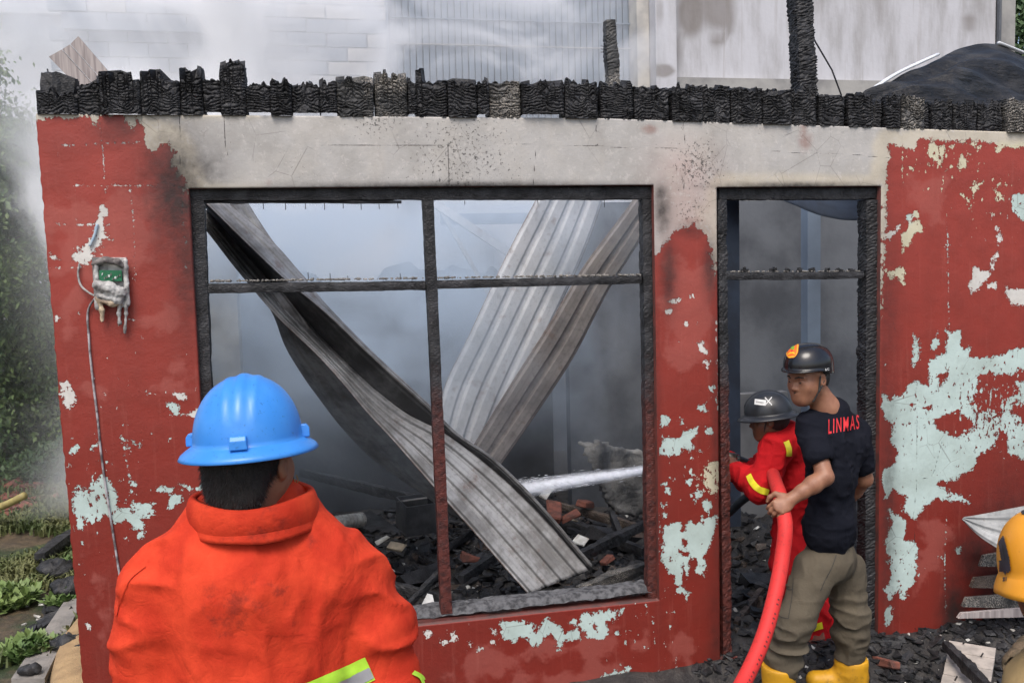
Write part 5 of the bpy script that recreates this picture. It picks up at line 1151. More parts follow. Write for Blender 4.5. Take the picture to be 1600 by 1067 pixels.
# eyes, brows, moustache
for sx in (-1, 1):
    for nm, mt, c, r in (('eye', M_whitep, (sx * .031, .0765, .0040), (.0100, .0105, .0042)), ('pupil', M_hair, (sx * .0325, .0848, .0035), (.0062, .0045, .0045))):
        G = Field(); G.ell(L2(*c), np.array(r) * .95, fdir, .001); G.mesh(nm, mt, o2, .0018)
    G = Field(); G.chain([L2(sx * .013, .095, .026), L2(sx * .030, .089, .031), L2(sx * .048, .078, .027)], [.0032, .004, .0026], .002); G.mesh('eyebrow', M_hair, o2, .0018)
G = Field(); G.chain([L2(-.020, .088, -.047), L2(0, .096, -.042), L2(.020, .088, -.047)], [.0015, .0026, .0015], .002); G.mesh('moustache', M_hair, o2, .0016)
G = Field(); G.ell(L2(0, .0925, -.0555), np.array([.014, .004, .0018]), fdir, .001); G.mesh('lips', simple('lip', (.17, .06, .045), (.14, .05, .04), 30, .5), o2, .0016)
Fh = Field(); Fh.ell(L2(0, -.016, .030), (.077, .092, .084), fdir, .01); Fh.ell(L2(0, -.06, -.02), (.058, .030, .05), fdir, .03); Fh.cut(L2(0, -.012, 0), fdir @ np.array([0, 1, .25])); Fh.cut(L2(0, 0, -.055), fdir @ np.array([0, 0, -1])); Fh.mesh('hair', M_hair, o2, .004)
# T-shirt
F = Field()
F.ell(P(1298, 735, YM + .02), (.150, .105, .21), frame((-.75, .66, 0)), .03)
F.chain([P(1268, 666, YM - .02), P(1299, 650, YM + .02), P(1333, 670, YM + .07)], [.058, .070, .055], .05)
F.chain([P(1285, 690, YM - .02), P(1322, 700, YM + .06)], [.09, .09], .06)
F.ell(P(1296, 822, YM + .02), (.150, .110, .15), frame((-.75, .66, 0)), .07)
F.chain([shL, shL + (elL - shL) * .56], [.062, .064], .022); F.chain([shR, shR + (elR - shR) * .62], [.060, .061], .022)
F.cap(P(1280, 596, YM - .02), P(1289, 628, YM), .062, .056, .01, sub=True)
F.cut(P(1297, 866, YM), (-.02, 0, -1))
# hollow sleeve ends
d_ = (elL - shL) / np.linalg.norm(elL - shL); F.cap(shL + d_ * .155, shL + d_ * .30, .052, .056, .004, sub=True)
F.cut(P(1297, 866, YM), (-.02, 0, -1))
tee = F.mesh('tshirt', M_tee, o2, .0058, lambda q: folds(8, .012, 12, (1.1, 1.1, .6))(q) + folds(13, .006, 14, (.8, .8, 1.6))(q))
tb = bvh_of(tee)
# print on the back
tc = bpy.data.curves.new('lettering', 'FONT'); tc.body = 'LINMAS'; tc.size = 1; tc.align_x = 'CENTER'; tc.align_y = 'CENTER'; tc.offset = .012; tc.space_character = 1.32; tc.resolution_u = 3
to = bpy.data.objects.new('lettering', tc); COL.objects.link(to); dg = bpy.context.evaluated_depsgraph_get(); tm = bpy.data.meshes.new_from_object(to.evaluated_get(dg)); bpy.data.objects.remove(to)
bm = bmesh.new(); bm.from_mesh(tm); bmesh.ops.triangulate(bm, faces=bm.faces)
for _ in range(3): bmesh.ops.subdivide_edges(bm, edges=[e for e in bm.edges if e.calc_length() > .09], cuts=1); bmesh.ops.triangulate(bm, faces=bm.faces)
co = np.array([v.co[:] for v in bm.verts]); wd = co[:, 0].max() - co[:, 0].min(); hg = co[:, 1].max() - co[:, 1].min()
A0, A1 = P(1294, 668, YM - .05), P(1342, 660, YM - .05); c0 = (A0 + A1) / 2; uu = (A1 - A0) / wd; ht = np.linalg.norm(P(1318, 650, YM) - P(1318, 672.5, YM)) / hg
drape('back_lettering', M_redp, o2, tb, c0, uu, np.array([0, 0, 1.0]) * ht, c0 - CAM, [tuple(a) for a in co[:, :2]], [tuple(v.index for v in f.verts) for f in bm.faces], .002); bm.free()
# trousers
F = Field()
F.ell(P(1297, 872, YM + .02), (.148, .110, .12), frame((-.75, .66, 0)), .04)
F.chain(at3([(1272, 892, YM - .02), (1243, 968, YM - .06), (1223, 1040, YM - .03)]), [.094, .074, .064], .03)
F.chain(at3([(1320, 888, YM + .07), (1328, 955, YM + .06), (1327, 1030, YM + .08)]), [.090, .073, .064], .012)
F.cut(P(1220, 1052, YM), (0, 0, -1))
def tfold(q):
    z = q[:, 2]; zk = P(1240, 1000, YM)[2]; w = np.exp(-((z - zk) / .17) ** 2)
    return folds(9, .008, 21, (1, 1, .7))(q) + w * (folds(8.5, .026, 23, (.5, .5, 1.9), 1.2)(q) - .004)
trz = F.mesh('trousers', M_olive, o2, .0058, tfold); tz = bvh_of(trz)
for path in ([(1240, 903), (1238, 930), (1232, 965)], [(1212, 958), (1222, 964), (1232, 966)], [(1228, 918), (1236, 921), (1240, 920)]): onpic(tz, 'pocket_seam', M_strap, o2, path, 1.0, YM, .002, 16, 2)
onpic(tz, 'pocket_flap', M_olive, o2, [(1226, 906), (1238, 908)], 16, YM, .006, 8, 6)
onpic(tz, 'inner_seam', M_strap, o2, [(1306, 868), (1300, 885), (1288, 908), (1282, 922)], 1.0, YM, .002, 16, 2)
for (x, y, Yy, toe) in ((1217, 1046, YM - .03, (-.17, .02)), (1330, 1034, YM + .08, (-.16, .05))):
    t0 = P(x, y, Yy); g0 = gz(t0[0], t0[1]); F = Field()
    F.chain([t0, [t0[0], t0[1], max(g0 + .10, t0[2] - .18)], [t0[0] + .01, t0[1], g0 + .06]], [.076, .068, .060], .03); F.chain([(t0[0] + .02, t0[1], g0 + .045), (t0[0] + toe[0], t0[1] + toe[1], g0 + .04)], [.05, .042], .04)
    F.cut(t0 + [0, 0, .02], (0, 0, 1)); F.cut((0, 0, g0 + .002), (0, 0, -1)); F.mesh('rubber_boot', M_boot, o2, .006, folds(9, .004, 4))
# his helmet
Mh2 = frame((-.90, -.40, -.06), (-.03, -.02, 1)); hb2 = L2(0, -.010, .054)
h2 = empty('helmet', hb2, 'glossy black helmet with orange shield emblem on the man in black', 'helmet', 'helmets worn at the fire')
s2 = param_shell('shell', M_blk, h2, hb2, Mh2, .104, .124, .108, brim=lambda th: (.016 * max(0, math.cos(th)) ** 2 + .001, .006 * max(0, math.cos(th)) + (.030 if abs(math.sin(th)) > 0 else 0) * max(0, -math.cos(th) + .45)), n_exp=2.3)
dgx = bpy.context.evaluated_depsgraph_get(); sb = bvh_of(s2)
def badge(bvh, c, r_, u_, d_, parts, parent, off):
    for k, (nm, mat, fn, w, h, o_) in enumerate(parts): g__ = shape_grid(fn, w, h); drape(nm, mat, parent, bvh, c + u_ * o_[1] + r_ * o_[0], r_, u_, d_, g__[0], g__[1], off + .0006 * k)
bc = P(1238, 548, YM - .12); dd = bc - CAM
shield = lambda s: (lambda x, y: abs(x) < s * (1 if y > -.1 else math.sqrt(max(0, 1 - ((y + .1) / .95) ** 2))) and y < s * (1 - .12 * abs(x)) and y > -s)
badge(sb, bc, np.array([.96, .28, .0]), np.array([.12, 0, 1.0]), dd, [('emblem_shield', M_orangep, shield(1), .074, .066, (0, 0)), ('emblem_border', M_yelp, lambda x, y: shield(.9)(x, y) and not shield(.78)(x, y), .074, .066, (0, 0)),
    ('emblem_leaf', M_greenp, lambda x, y: x * x + y * y < 1 - .5 * abs(math.sin(4 * math.atan2(y, x))), .026, .026, (.002, .011)), ('emblem_ribbon', M_yelp, lambda x, y: abs(y + .6 * x * x - .2) < .28, .038, .022, (0, -.012)), ('emblem_centre', M_redp, lambda x, y: x * x + y * y < 1, .012, .012, (0, -.002))], h2, .0015)
bc = P(1292, 577, YM - .12); 
badge(sb, bc, np.array([.96, .28, 0]), np.array([0, 0, 1.0]), bc - CAM, [('side_mark', M_whitep, lambda x, y: (abs(x + .6) < .15 or abs(x - y * .3) < .14 or abs(y) > .5 and abs(x - .6) < .3) and abs(y) < .9, .030, .011, (0, 0))], h2, .0012)
G = Field(); G.chain([L2(.084, .012, .020), L2(.078, .026, -.045), L2(.058, .045, -.088), L2(.028, .060, -.112)], [.0042] * 4, .002); G.chain([L2(-.084, .012, .020), L2(-.078, .026, -.045), L2(-.058, .045, -.088), L2(.028, .060, -.112)], [.004] * 4, .002); G.chain([L2(-.084, -.035, .020), L2(-.079, .024, -.045)], [.004, .004], .002); G.chain([L2(.084, -.035, .020), L2(.079, .024, -.045)], [.004, .004], .002); G.mesh('chin_strap', M_strap, h2, .0028)

# ================================================================== firefighter in red
YR = .16
o3 = empty('person', (P(1262, 900, YR)[0], YR, gz(P(1262, 900, YR)[0], YR)), 'firefighter in red coverall aiming the nozzle from the doorway, half hidden', 'person', 'people at the fire')
M_red = cloth_mat('red_coverall', (.52, .012, .016), (.40, .009, .012), .8); M_ytape = flat_mat('yellow_tape', (.82, .72, .03), .45)
f3 = frame((-.88, .42, -.18)); hc3 = P(1201, 655, YR)
F = Field(); L3 = head_field(F, hc3, f3, .95, P(1226, 690, YR)); F.mesh('head', M_skind, o3, .005)
Fh = Field(); Fh.ell(L3(0, -.02, .0), (.078, .088, .075), f3, .01); Fh.cut(L3(0, -.005, 0), f3 @ np.array([0, 1, .1])); Fh.mesh('hair', M_hair, o3, .005)
F = Field()
F.chain(at3([(1213, 700, YR - .07), (1232, 690, YR), (1248, 702, YR + .14)]), [.075, .085, .075], .07)
F.ell(P(1236, 755, YR + .03), (.135, .12, .21), None, .06); F.ell(P(1246, 850, YR + .03), (.135, .12, .18), None, .07)
eL = P(1190, 762, YR - .14); wL = P(1152, 738, YR + .05); F.chain([P(1213, 703, YR - .08), eL], [.075, .064], .03); F.chain([eL, wL], [.064, .046], .03)
eR = P(1165, 745, YR + .22); wR = P(1140, 722, YR + .20); F.chain([P(1235, 705, YR + .13), eR, wR], [.075, .06, .045], .03)
F.chain(at3([(1240, 880, YR - .01), (1268, 960, YR - .02), (1276, 1090, YR - .0)]), [.110, .085, .075], .04)
F.chain(at3([(1262, 880, YR + .10), (1284, 960, YR + .10), (1290, 1060, YR + .12)]), [.110, .085, .075], .03)
rc = F.mesh('coverall', M_red, o3, .0062, lambda q: folds(9, .014, 31, (1, 1, .8))(q) + folds(16, .006, 33)(q)); rb = bvh_of(rc)
onpic(rb, 'yellow_tape', M_ytape, o3, [(1170, 742), (1176, 754), (1186, 764), (1200, 769)], 8.5, YR - .1, .004, 24, 4)
onpic(rb, 'yellow_tape', M_ytape, o3, [(1254, 984), (1268, 981), (1284, 976)], 9.5, YR, .004, 24, 4)
onpic(rb, 'yellow_tape', M_ytape, o3, [(1228, 690), (1232, 702), (1232, 712)], 8, YR, .004, 14, 4)
for w_, d__ in ((wL, P(1139, 718, YR + .13) - wL), (wR, P(1132, 712, YR + .16) - wR)):
    F = Field(); hand_field(F, w_ + (d__ / np.linalg.norm(d__)) * .02, d__, (0, -.5, .8), .55, .95, 1); F.mesh('hand', M_skind, o3, .004)
for x, y, Yy in ((1276, 1090, YR), (1290, 1060, YR + .12)):
    t0 = P(x, y, Yy); g0 = gz(t0[0], t0[1]); F = Field(); F.chain([t0 + [0, 0, .05], (t0[0], t0[1], g0 + .06)], [.066, .055], .03); F.chain([(t0[0], t0[1], g0 + .05), (t0[0] - .15, t0[1] + .07, g0 + .04)], [.05, .04], .03); F.mesh('boot', M_blkm, o3, .008)
Mh3 = frame((-.88, .42, -.12), (.05, 0, 1)); hb3 = L3(0, -.004, .032)
h3 = empty('helmet', hb3, 'scuffed matt black brimmed helmet with a white name label on the red firefighter', 'helmet', 'helmets worn at the fire')
s3 = param_shell('shell', M_blkm, h3, hb3, Mh3, .106, .122, .118, ridges=((0, .010, .006),), brim=lambda th: (.030 + .008 * max(0, math.cos(th)), .018), n_exp=2.1)
b3 = bvh_of(s3); bc = P(1188, 628.5, YR - .12)
badge(b3, bc, np.array([.98, -.05, -.16]), np.array([.1, 0, 1.0]), bc - CAM, [('name_label', M_whitep, lambda x, y: True, .062, .028, (0, 0))], h3, .0012)
badge(b3, bc, np.array([.98, -.05, -.16]), np.array([.1, 0, 1.0]), bc - CAM, [('label_text', M_vent, lambda x, y: abs(y) < .8 and math.sin(x * 38) > -.2 and (abs(y) > .25 or math.sin(x * 17) > 0), .044, .010, (0, -.001))], h3, .0024)
bc = P(1199, 626.5, YR - .12)
bc = P(1198.5, 626, YR - .12)
badge(b3, P(1199, 627, YR - .12), np.array([.98, 0, 0]), np.array([0, 0, 1.0]), bc - CAM, [('white_cross', M_whitep, lambda x, y: abs(x - y) < .17 or abs(x + y) < .17, .040, .042, (.006, 0))], h3, .0012)
onpic(b3, 'blue_ridge_line', flat_mat('blue_trim', (.08, .25, .6)), h3, [(1183, 594), (1196, 592), (1208, 594), (1216, 601)], 1.6, YR, .0015, 16, 2)
G = Field(); G.chain([L3(-.082, .01, .02), L3(-.066, .035, -.05), L3(-.01, .055, -.105)], [.0045] * 3, .002); G.chain([L3(.082, .01, .02), L3(.066, .035, -.05), L3(-.01, .055, -.105)], [.0045] * 3, .002); G.mesh('chin_strap', M_strap, h3, .003)
# nozzle, hoses, jet of water
nz_ = empty('nozzle', P(1134, 713, YR + .16), 'dull metal hose nozzle in the red firefighter’s hands', 'nozzle')
M_brass = simple('dull_metal', (.20, .18, .15), (.08, .07, .06), 20, .45, Metallic=.6)
n0, n1 = P(1150, 716, YR + .17), P(1118, 708, YR + .22); MB().tube([n0, n0 * .6 + n1 * .4, n0 * .3 + n1 * .7, n1], [.028, .024, .018, .022], 14).build('barrel', M_brass, nz_, True)
MB().tube([n0 + [0, -.02, 0], n0 + [0, -.03, -.05], n0 + [.02, -.03, -.09]], .010, 8).build('grip', M_strap, nz_, True)
M_hblk = simple('black_hose_rubber', (.018, .022, .026), (.03, .035, .04), 20, .5)
dh = MB().tube(spline([P(1100, 838, .62), P(1137, 803, .50), P(1162, 780, .40), P(1200, 752, .30), n0 + [.10, .03, -.05], n0], 40), .022, 12).build('dark_hose', M_hblk, None, True); tag(dh, 'black hose running down from the nozzle into the dark doorway', 'hose')
M_hred = NT('red_hose_rubber'); _n = M_hred.noise(M_hred.coord(), 60, 5); M_hred = M_hred.fin(M_hred.mix(M_hred.ma('MULTIPLY', M_hred.step(_n, .5, .7), .35), (.62, .035, .032), (.22, .03, .025)), .6, M_hred.bump(M_hred.noise(M_hred.coord(scale=(1, 1, 6)), 90, 4), .35, .002), Specular_IOR_Level=.3)
hp = spline([P(1204, 730, .14), P(1213, 757, -.22), P(1221, 786, -.47), P(1227, 822, -.56), P(1223, 865, -.60), P(1211, 930, -.68), P(1191, 1000, -.78), P(1163, 1062, -.88), P(1128, 1118, -1.02), P(1080, 1170, -1.1)], 90)
for q in hp[::1]:
    g0 = gz(q[0], q[1]) + .036
    if q[2] < g0: q[2] = g0
mk = MB()
for k_ in range(52, 74):
    if k_ % 9 in (0, 4): continue
    t_ = hp[k_ + 1] - hp[k_]; t_ = t_ / np.linalg.norm(t_); vdir = CAM - hp[k_]; sd_ = np.cross(t_, vdir); sd_ /= np.linalg.norm(sd_); fr2 = np.cross(sd_, t_); fr2 *= np.sign(fr2 @ vdir) / np.linalg.norm(fr2)
    an = -.55; nrm_ = fr2 * math.cos(an) + sd_ * math.sin(an); tg = np.cross(t_, nrm_); c_ = hp[k_] + nrm_ * .0333; hh = .0035 + .002 * ((k_ * 7) % 3) / 2
    mk.add([c_ - tg * hh, c_ + tg * hh, c_ + tg * hh + t_ * .007, c_ - tg * hh + t_ * .007], [(0, 1, 2, 3)])
rh = MB().tube(hp, .0325, 20).build('red_hose', M_hred, None, True); mk.build('printed_marking', simple('dark_red_print', (.16, .02, .02), (.10, .015, .015), 20), rh)['kind'] = 'stuff'; tag(rh, 'thick red fire hose curving down from the hand of the man in black', 'hose')
je = MB(); jp = spline([n1, P(1011, 733, .55), P(900, 750, .85), P(822, 763, 1.05), P(770, 770, 1.2), P(735, 778, 1.3)], 60); rr_ = np.interp(np.linspace(0, 1, 60), [0, .3, .8, 1], [.016, .028, .056, .065])
def spray_mat(name, lo, hi, dens):
    m = bpy.data.materials.new(name); m.use_nodes = True; t = m.node_tree; t.nodes.clear(); o = t.nodes.new('ShaderNodeOutputMaterial'); q = NT.__new__(NT); q.m = m; q.t = t
    n = q.noise(q.coord(scale=(.35, 2.5, 3)), 9, 5, .6); w = q.n('ShaderNodeAddShader', [q.n('ShaderNodeBsdfDiffuse', {'Color': (.68, .69, .71, 1)}).outputs[0], q.n('ShaderNodeBsdfTranslucent', {'Color': (.60, .61, .63, 1)}).outputs[0]]).outputs[0]
    fr = q.n('ShaderNodeLayerWeight', {'Blend': .35}).outputs['Facing']; al = q.ma('MULTIPLY', q.ma('MULTIPLY', q.step(n, lo, hi), dens), q.ma('POWER', q.ma('SUBTRACT', 1.0, fr), 1.7))
    mx = q.n('ShaderNodeMixShader', [al, q.n('ShaderNodeBsdfTransparent').outputs[0], w]); t.links.new(mx.outputs[0], o.inputs['Surface']); return m
M_jet = spray_mat('water_spray', -.4, .7, .85); M_jet2 = spray_mat('fine_spray', -.1, .8, .5)
jet = empty('water_jet', n1, 'white jet of water shooting left through the room behind the window', 'water jet')
je.tube(jp, list(rr_ * .62), 24).build('core', M_jet, jet, True)
MB().tube(jp[8:], list(rr_[8:] * 1.1), 24).build('spray', M_jet2, jet, True)
dm = MB()
for _ in range(420):
    u = rng.uniform(0, 58) if rng.random() < .8 else rng.uniform(30, 58); i_ = int(u); t_ = jp[i_ + 1] - jp[i_]; t_ = t_ / np.linalg.norm(t_); p_ = jp[i_] + rng.normal(0, .55, 3) * rr_[i_] ; l_ = rng.uniform(.01, .05); r_ = rng.uniform(.0008, .0022)
    dm.tube([p_, p_ + t_ * l_ * .5, p_ + t_ * l_], [r_ * .2, r_, r_ * .2], 4, cap=False)
dm.build('drops', M_jet, jet)['kind'] = 'stuff'

# ================================================================== person with yellow helmet at the right edge
YY = -2.45
o4 = empty('person', (P(1690, 1000, YY)[0], YY, gz(P(1690, 1000, YY)[0], YY)), 'person in tan jacket at the right edge of the picture wearing a yellow helmet', 'person', 'people at the fire')
f4 = frame((.35, .9, -.25)); hc4 = P(1650, 905, YY)
F = Field(); L4 = head_field(F, hc4, f4, 1.0, P(1675, 1040, YY), True); F.mesh('head', M_skind, o4, .006)
M_tan = cloth_mat('tan_cotton', (.40, .28, .13), (.30, .21, .10), .85)
F = Field(); F.chain(at3([(1640, 1085, YY), (1690, 1062, YY), (1790, 1100, YY)]), [.075, .09, .08], .07); F.ell(P(1700, 1230, YY), (.19, .13, .30), None, .07)
F.chain(at3([(1628, 1095, YY - .02), (1612, 1250, YY), (1640, 1400, YY + .1)]), [.075, .065, .05], .04); F.chain(at3([(1800, 1105, YY), (1830, 1250, YY), (1800, 1400, YY + .1)]), [.075, .065, .05], .04)
F.mesh('jacket', M_tan, o4, .010, folds(8, .012, 41))
F = Field(); bx4 = P(1700, 1300, YY)[0]; F.ell((bx4, YY, .88), (.17, .12, .16), None, .05)
for sx in (-1, 1): F.chain([(bx4 + sx * .09, YY, .84), (bx4 + sx * .11, YY, .5), (bx4 + sx * .11, YY, .06)], [.10, .075, .06], .04)
F.mesh('trousers', M_olive, o4, .012, folds(8, .012, 42))
for sx in (-1, 1):
    g0 = gz(bx4 + sx * .11, YY); F = Field(); F.chain([(bx4 + sx * .11, YY, .2), (bx4 + sx * .11, YY, g0 + .06)], [.066, .055], .03); F.chain([(bx4 + sx * .11, YY, g0 + .05), (bx4 + sx * .11, YY + .17, g0 + .04)], [.05, .042], .03); F.mesh('boot', M_blkm, o4, .010)
    e = P(1640, 1400, YY + .1) if sx < 0 else P(1800, 1400, YY + .1); F = Field(); hand_field(F, e + [0, .02, -.03], (0, .3, -1), (sx, 0, 0), .4, 1.0, 1); F.mesh('hand', M_skind, o4, .005)
Mh4 = frame((.30, .92, -.22), (-.10, .0, 1)); hb4 = P(1652, 893, YY)
h4_ = empty('helmet', hb4, 'orange yellow rescue helmet with black side vent at the right edge of the picture', 'helmet', 'helmets worn at the fire')
s4_ = param_shell('shell', M_yel, h4_, hb4, Mh4, .112, .130, .140, ridges=((0, .022, .006),), brim=lambda th: (.016 + .012 * max(0, -math.cos(th)), .034 + .01 * max(0, -math.cos(th))), n_exp=2.35)
b4 = bvh_of(s4_)
def poly_in(poly):
    def f(x, y):
        c = False
        for (a, b), (c2, d2) in zip(poly, poly[1:] + poly[:1]):
            if (b > y) != (d2 > y) and x < (c2 - a) * (y - b) / (d2 - b) + a: c = not c
        return c
    return f
vc = P(1572, 868, YY); badge(b4, vc, np.array([1.0, 0, 0]), np.array([0, 0, 1.0]), vc - CAM, [('side_vent', M_vent, poly_in([(-.5, .95), (-.15, .98), (.3, .4), (.75, -.2), (.95, -.75), (.6, -.85), (.35, -.8), (.2, -1), (-.1, -.8), (-.7, -.75), (-.75, -.25), (-.45, -.2), (-.95, .7)]), .034, .088, (0, 0)), ('vent_slot', M_strap, poly_in([(-.6, .8), (-.2, .6), (.3, -.4), (.1, -.5)]), .024, .06, (0, .004))], h4_, .004)
vc = P(1571, 905, YY); badge(b4, vc, np.array([1.0, 0, 0]), np.array([0, 0, 1.0]), vc - CAM, [('small_mark', M_vent, lambda x, y: (abs(x + .5) < .18 or abs(y - .7) < .2 and x < .3 or abs(y + .7) < .2 and x < .3 or abs(x - .1) < .15 and abs(y) < .6 or abs(x - .75) < .16), .010, .009, (0, 0))], h4_, .002)
for x in (1587, 1600): vc = P(x, 800, YY); badge(b4, vc, np.array([1.0, 0, 0]), np.array([0, 0, 1.0]), vc - CAM, [('vent_hole', M_vent, lambda x, y: x * x + y * y < 1, .012, .012, (0, 0))], h4_, .002)
# ------------------------------------------------------------------ electric meter on the left of the wall
mt = empty('electric_meter', P(172, 455, -.02), 'melted electric meter with green board hanging on the red wall', 'electric meter')
M_melt = simple('melted_grey_plastic', (.50, .49, .47), (.16, .15, .145), 22, .5, .6, 60, .004); M_burntp = simple('burnt_plastic', (.10, .085, .08), (.20, .18, .17), 30, .6, .7, 60, .004); M_meltc = simple('melted_cream_plastic', (.55, .44, .30), (.30, .22, .16), 25, .5, .5, 60, .003)
M_pcb = simple('green_circuit_board', (.012, .12, .05), (.02, .17, .08), 60, .45, .3, 200, .001)
def lump(name, mat, parent, prims, seed=0, res=.003, amp=.004, sc=60):
    G = Field()
    for p in prims:
        if p[0] == 'e': G.ell(p[1], p[2], None, .012)
        else: G.chain(p[1], p[2], .010)
    return G.mesh(name, mat, parent, res, lambda q: amp * (fbm(q, sc, seed) - .5) * 2)
MB().box(P(172, 440, -.008), (.135, .016, .20), Matrix.Rotation(.03, 3, 'Y'), .003).build('back_plate', M_melt, mt)
for px0, py0, px1, py1 in ((150, 412, 152, 480), (196, 408, 199, 475)): lump('case_side', M_melt, mt, [('c', [P(px0, py0, -.03), P(px1, py1, -.035)], [.010, .012])], px0)
lump('case_top', M_burntp, mt, [('c', [P(148, 412, -.03), P(165, 406, -.045), P(184, 410, -.04), P(196, 418, -.03)], [.012, .014, .013, .010])], 3)
MB().box(P(173, 431, -.035), (.088, .012, .045), Matrix.Rotation(.03, 3, 'Y'), .001).build('circuit_board', M_pcb, mt)
for k in range(9): MB().box(P(160 + 3.4 * k, 428 + (k * 7) % 9, -.043), (.005, .006, .009), None, .001).build('component', M_whitep if k % 3 == 0 else M_burntp, mt)
lump('melted_cover', M_melt, mt, [('c', [P(154, 446, -.04), P(172, 452, -.05), P(190, 458, -.045)], [.022, .028, .024]), ('c', [P(158, 462, -.04), P(185, 468, -.04)], [.02, .024])], 7, .003, .009, 45)
lump('dripping_plastic', M_meltc, mt, [('c', [P(154, 466, -.04), P(159, 484, -.035), P(160, 501, -.03)], [.013, .009, .007]), ('c', [P(154, 466, -.04), P(175, 474, -.045), P(188, 474, -.04)], [.012, .014, .010])], 8)
lump('dripping_plastic', M_melt, mt, [('c', [P(188, 470, -.04), P(186, 490, -.03), P(187, 505, -.03)], [.012, .006, .008]), ('c', [P(197, 470, -.035), P(197, 490, -.03), P(195, 520, -.02)], [.010, .006, .006])], 9)
MB().tube(spline([P(152, 350, -.006), P(147, 370, -.008), P(140, 385, -.008)], 12), .006, 8).build('blue_tube', simple('faded_blue_tube', (.30, .42, .52), (.45, .50, .52), 30, .5), mt, True)
MB().tube(spline([P(124, 412, -.01), P(122, 430, -.014), P(127, 447, -.016), P(140, 458, -.02), P(152, 464, -.03)], 24), .0045, 7).build('loop_cable', M_melt, mt, True)
cb = MB().tube(spline([P(150, 464, -.03), P(140, 478, -.012), P(139, 530, -.008), P(144, 585, -.008), P(153, 660, -.008), P(158, 710, -.008), P(165, 760, -.008), P(172, 805, -.008), P(182, 868, -.008), P(196, 960, -.008), P(210, 1090, -.008)], 80), .0048, 7).build('white_cable', simple('sooty_white_cable', (.45, .42, .43), (.09, .07, .07), 26, .6), None, True); tag(cb, 'thin white cable hanging down the red wall below the meter', 'cable')

# ------------------------------------------------------------------ debris
def stick(a, b, w, d, mat, label, cat='timber', group=None, seed=0, name='charred_timber', part=True):
    a = np.array(a, float); b = np.array(b, float)
    o = char_bar(name, mat, None, a, b, w, d, seg=.02, seed=seed, side=(0, 0, 1), gamp=.005, taper=(.8, 1.1, .75), n=4, rough=.006)
    return tag(o, label, cat, group)
GD = 'charred timbers lying in the burnt room'
M_charbr = make_char('brown_charred_wood', base=(.03, .022, .018), ash=(.20, .17, .14), ashamt=.52)
for i, (x0, y0, Y0, x1, y1, Y1, w, mat, lab) in enumerate([
  (622, 962, .32, 700, 880, .75, .035, M_char, 'black charred stick leaning behind the foot of the mullion'),
  (770, 775, 2.4, 1005, 862, 1.5, .09, M_char, 'thick black timber slanting down right behind the water jet'),
  (868, 788, 2.2, 1012, 828, 1.7, .06, M_charbr, 'brown edged timber lying on the heap right of the roof sheet'),
  (885, 880, .95, 1015, 815, 1.6, .07, M_char, 'charred timber rising to the right above the window sill'),
  (905, 925, .45, 1010, 885, .75, .08, M_charash, 'ashy timber just inside the lower right window corner'),
  (470, 738, 2.6, 700, 792, 2.0, .07, M_char, 'long thin charred beam lying in smoke behind the blue helmet'),
  (560, 905, .9, 700, 935, .6, .05, M_char, 'short black timber left of the mullion foot'),
  (720, 905, .9, 800, 850, 1.4, .06, M_char, 'black timber half hidden under the roof sheet'),
  (820, 835, 1.5, 900, 900, 1.1, .05, M_charbr, 'brown scorched stick touching the lower end of the roof sheet'),
  (955, 800, 1.9, 975, 850, 1.6, .05, M_char, 'stubby charred piece below the grey slab'),
  (1140, 905, 1.2, 1230, 950, .8, .07, M_char, 'black timber on the floor just inside the doorway'),
  (1150, 1000, .5, 1190, 960, .9, .05, M_charbr, 'brown charred stick low in the doorway left of the hose')]):
    A, B = P(x0, y0, Y0), P(x1, y1, Y1)
    for q in (A, B):
        z = gz(q[0], q[1]); q[2] = max(q[2], z + w * .3) if i not in (0,) else max(q[2], z)
    stick(A, B, w, w * .8, mat, lab, 'timber', GD, seed=40 + i)
# grey broken slab
sl_ = MB(); sc0 = P(960, 742, 2.0)
M_slab = simple('blistered_grey_slab', (.24, .235, .22), (.07, .07, .07), 5, .9, .9, 22, .02)
_o = [(905, 690), (930, 686), (962, 700), (1000, 704), (1018, 712), (1022, 800), (990, 806), (960, 800), (942, 770), (925, 735)]
nn = 26; gx = np.linspace(900, 1024, nn); gy = np.linspace(684, 808, nn); ids = {}; vv = []; ff = []
def _in(x, y):
    c = False
    for (a1, b1), (c1, d1) in zip(_o, _o[1:] + _o[:1]):
        if (b1 > y) != (d1 > y) and x < (c1 - a1) * (y - b1) / (d1 - b1) + a1: c = not c
    return c
for i in range(nn - 1):
    for j in range(nn - 1):
        if not _in((gx[i] + gx[i + 1]) / 2, (gy[j] + gy[j + 1]) / 2): continue
        q4_ = []
        for (a1, b1) in ((i, j), (i, j + 1), (i + 1, j + 1), (i + 1, j)):
            if (a1, b1) not in ids:
                ids[(a1, b1)] = len(vv); x_, y_ = gx[a1] + rng.uniform(-1.5, 1.5), gy[b1] + rng.uniform(-1.5, 1.5); q = P(x_, y_, 2.0 + (x_ - 950) * .0016)
                bulge = .10 * max(0, 1 - abs(x_ - 925) / 22) ** .7 * (1 if y_ < 740 else .3); q = q + np.array([0, -bulge - .07 * (float(fbm(q[None], 7, 3)[0]) - .5), 0]); vv.append(q)
            q4_.append(ids[(a1, b1)])
        ff.append(tuple(q4_))
so = mesh_obj('broken_slab', vv, ff, M_slab, None, True); _m = so.modifiers.new('thickness', 'SOLIDIFY'); _m.thickness = .05; _m.offset = 0; tag(so, 'lumpy grey broken slab standing behind the water jet', 'rubble')
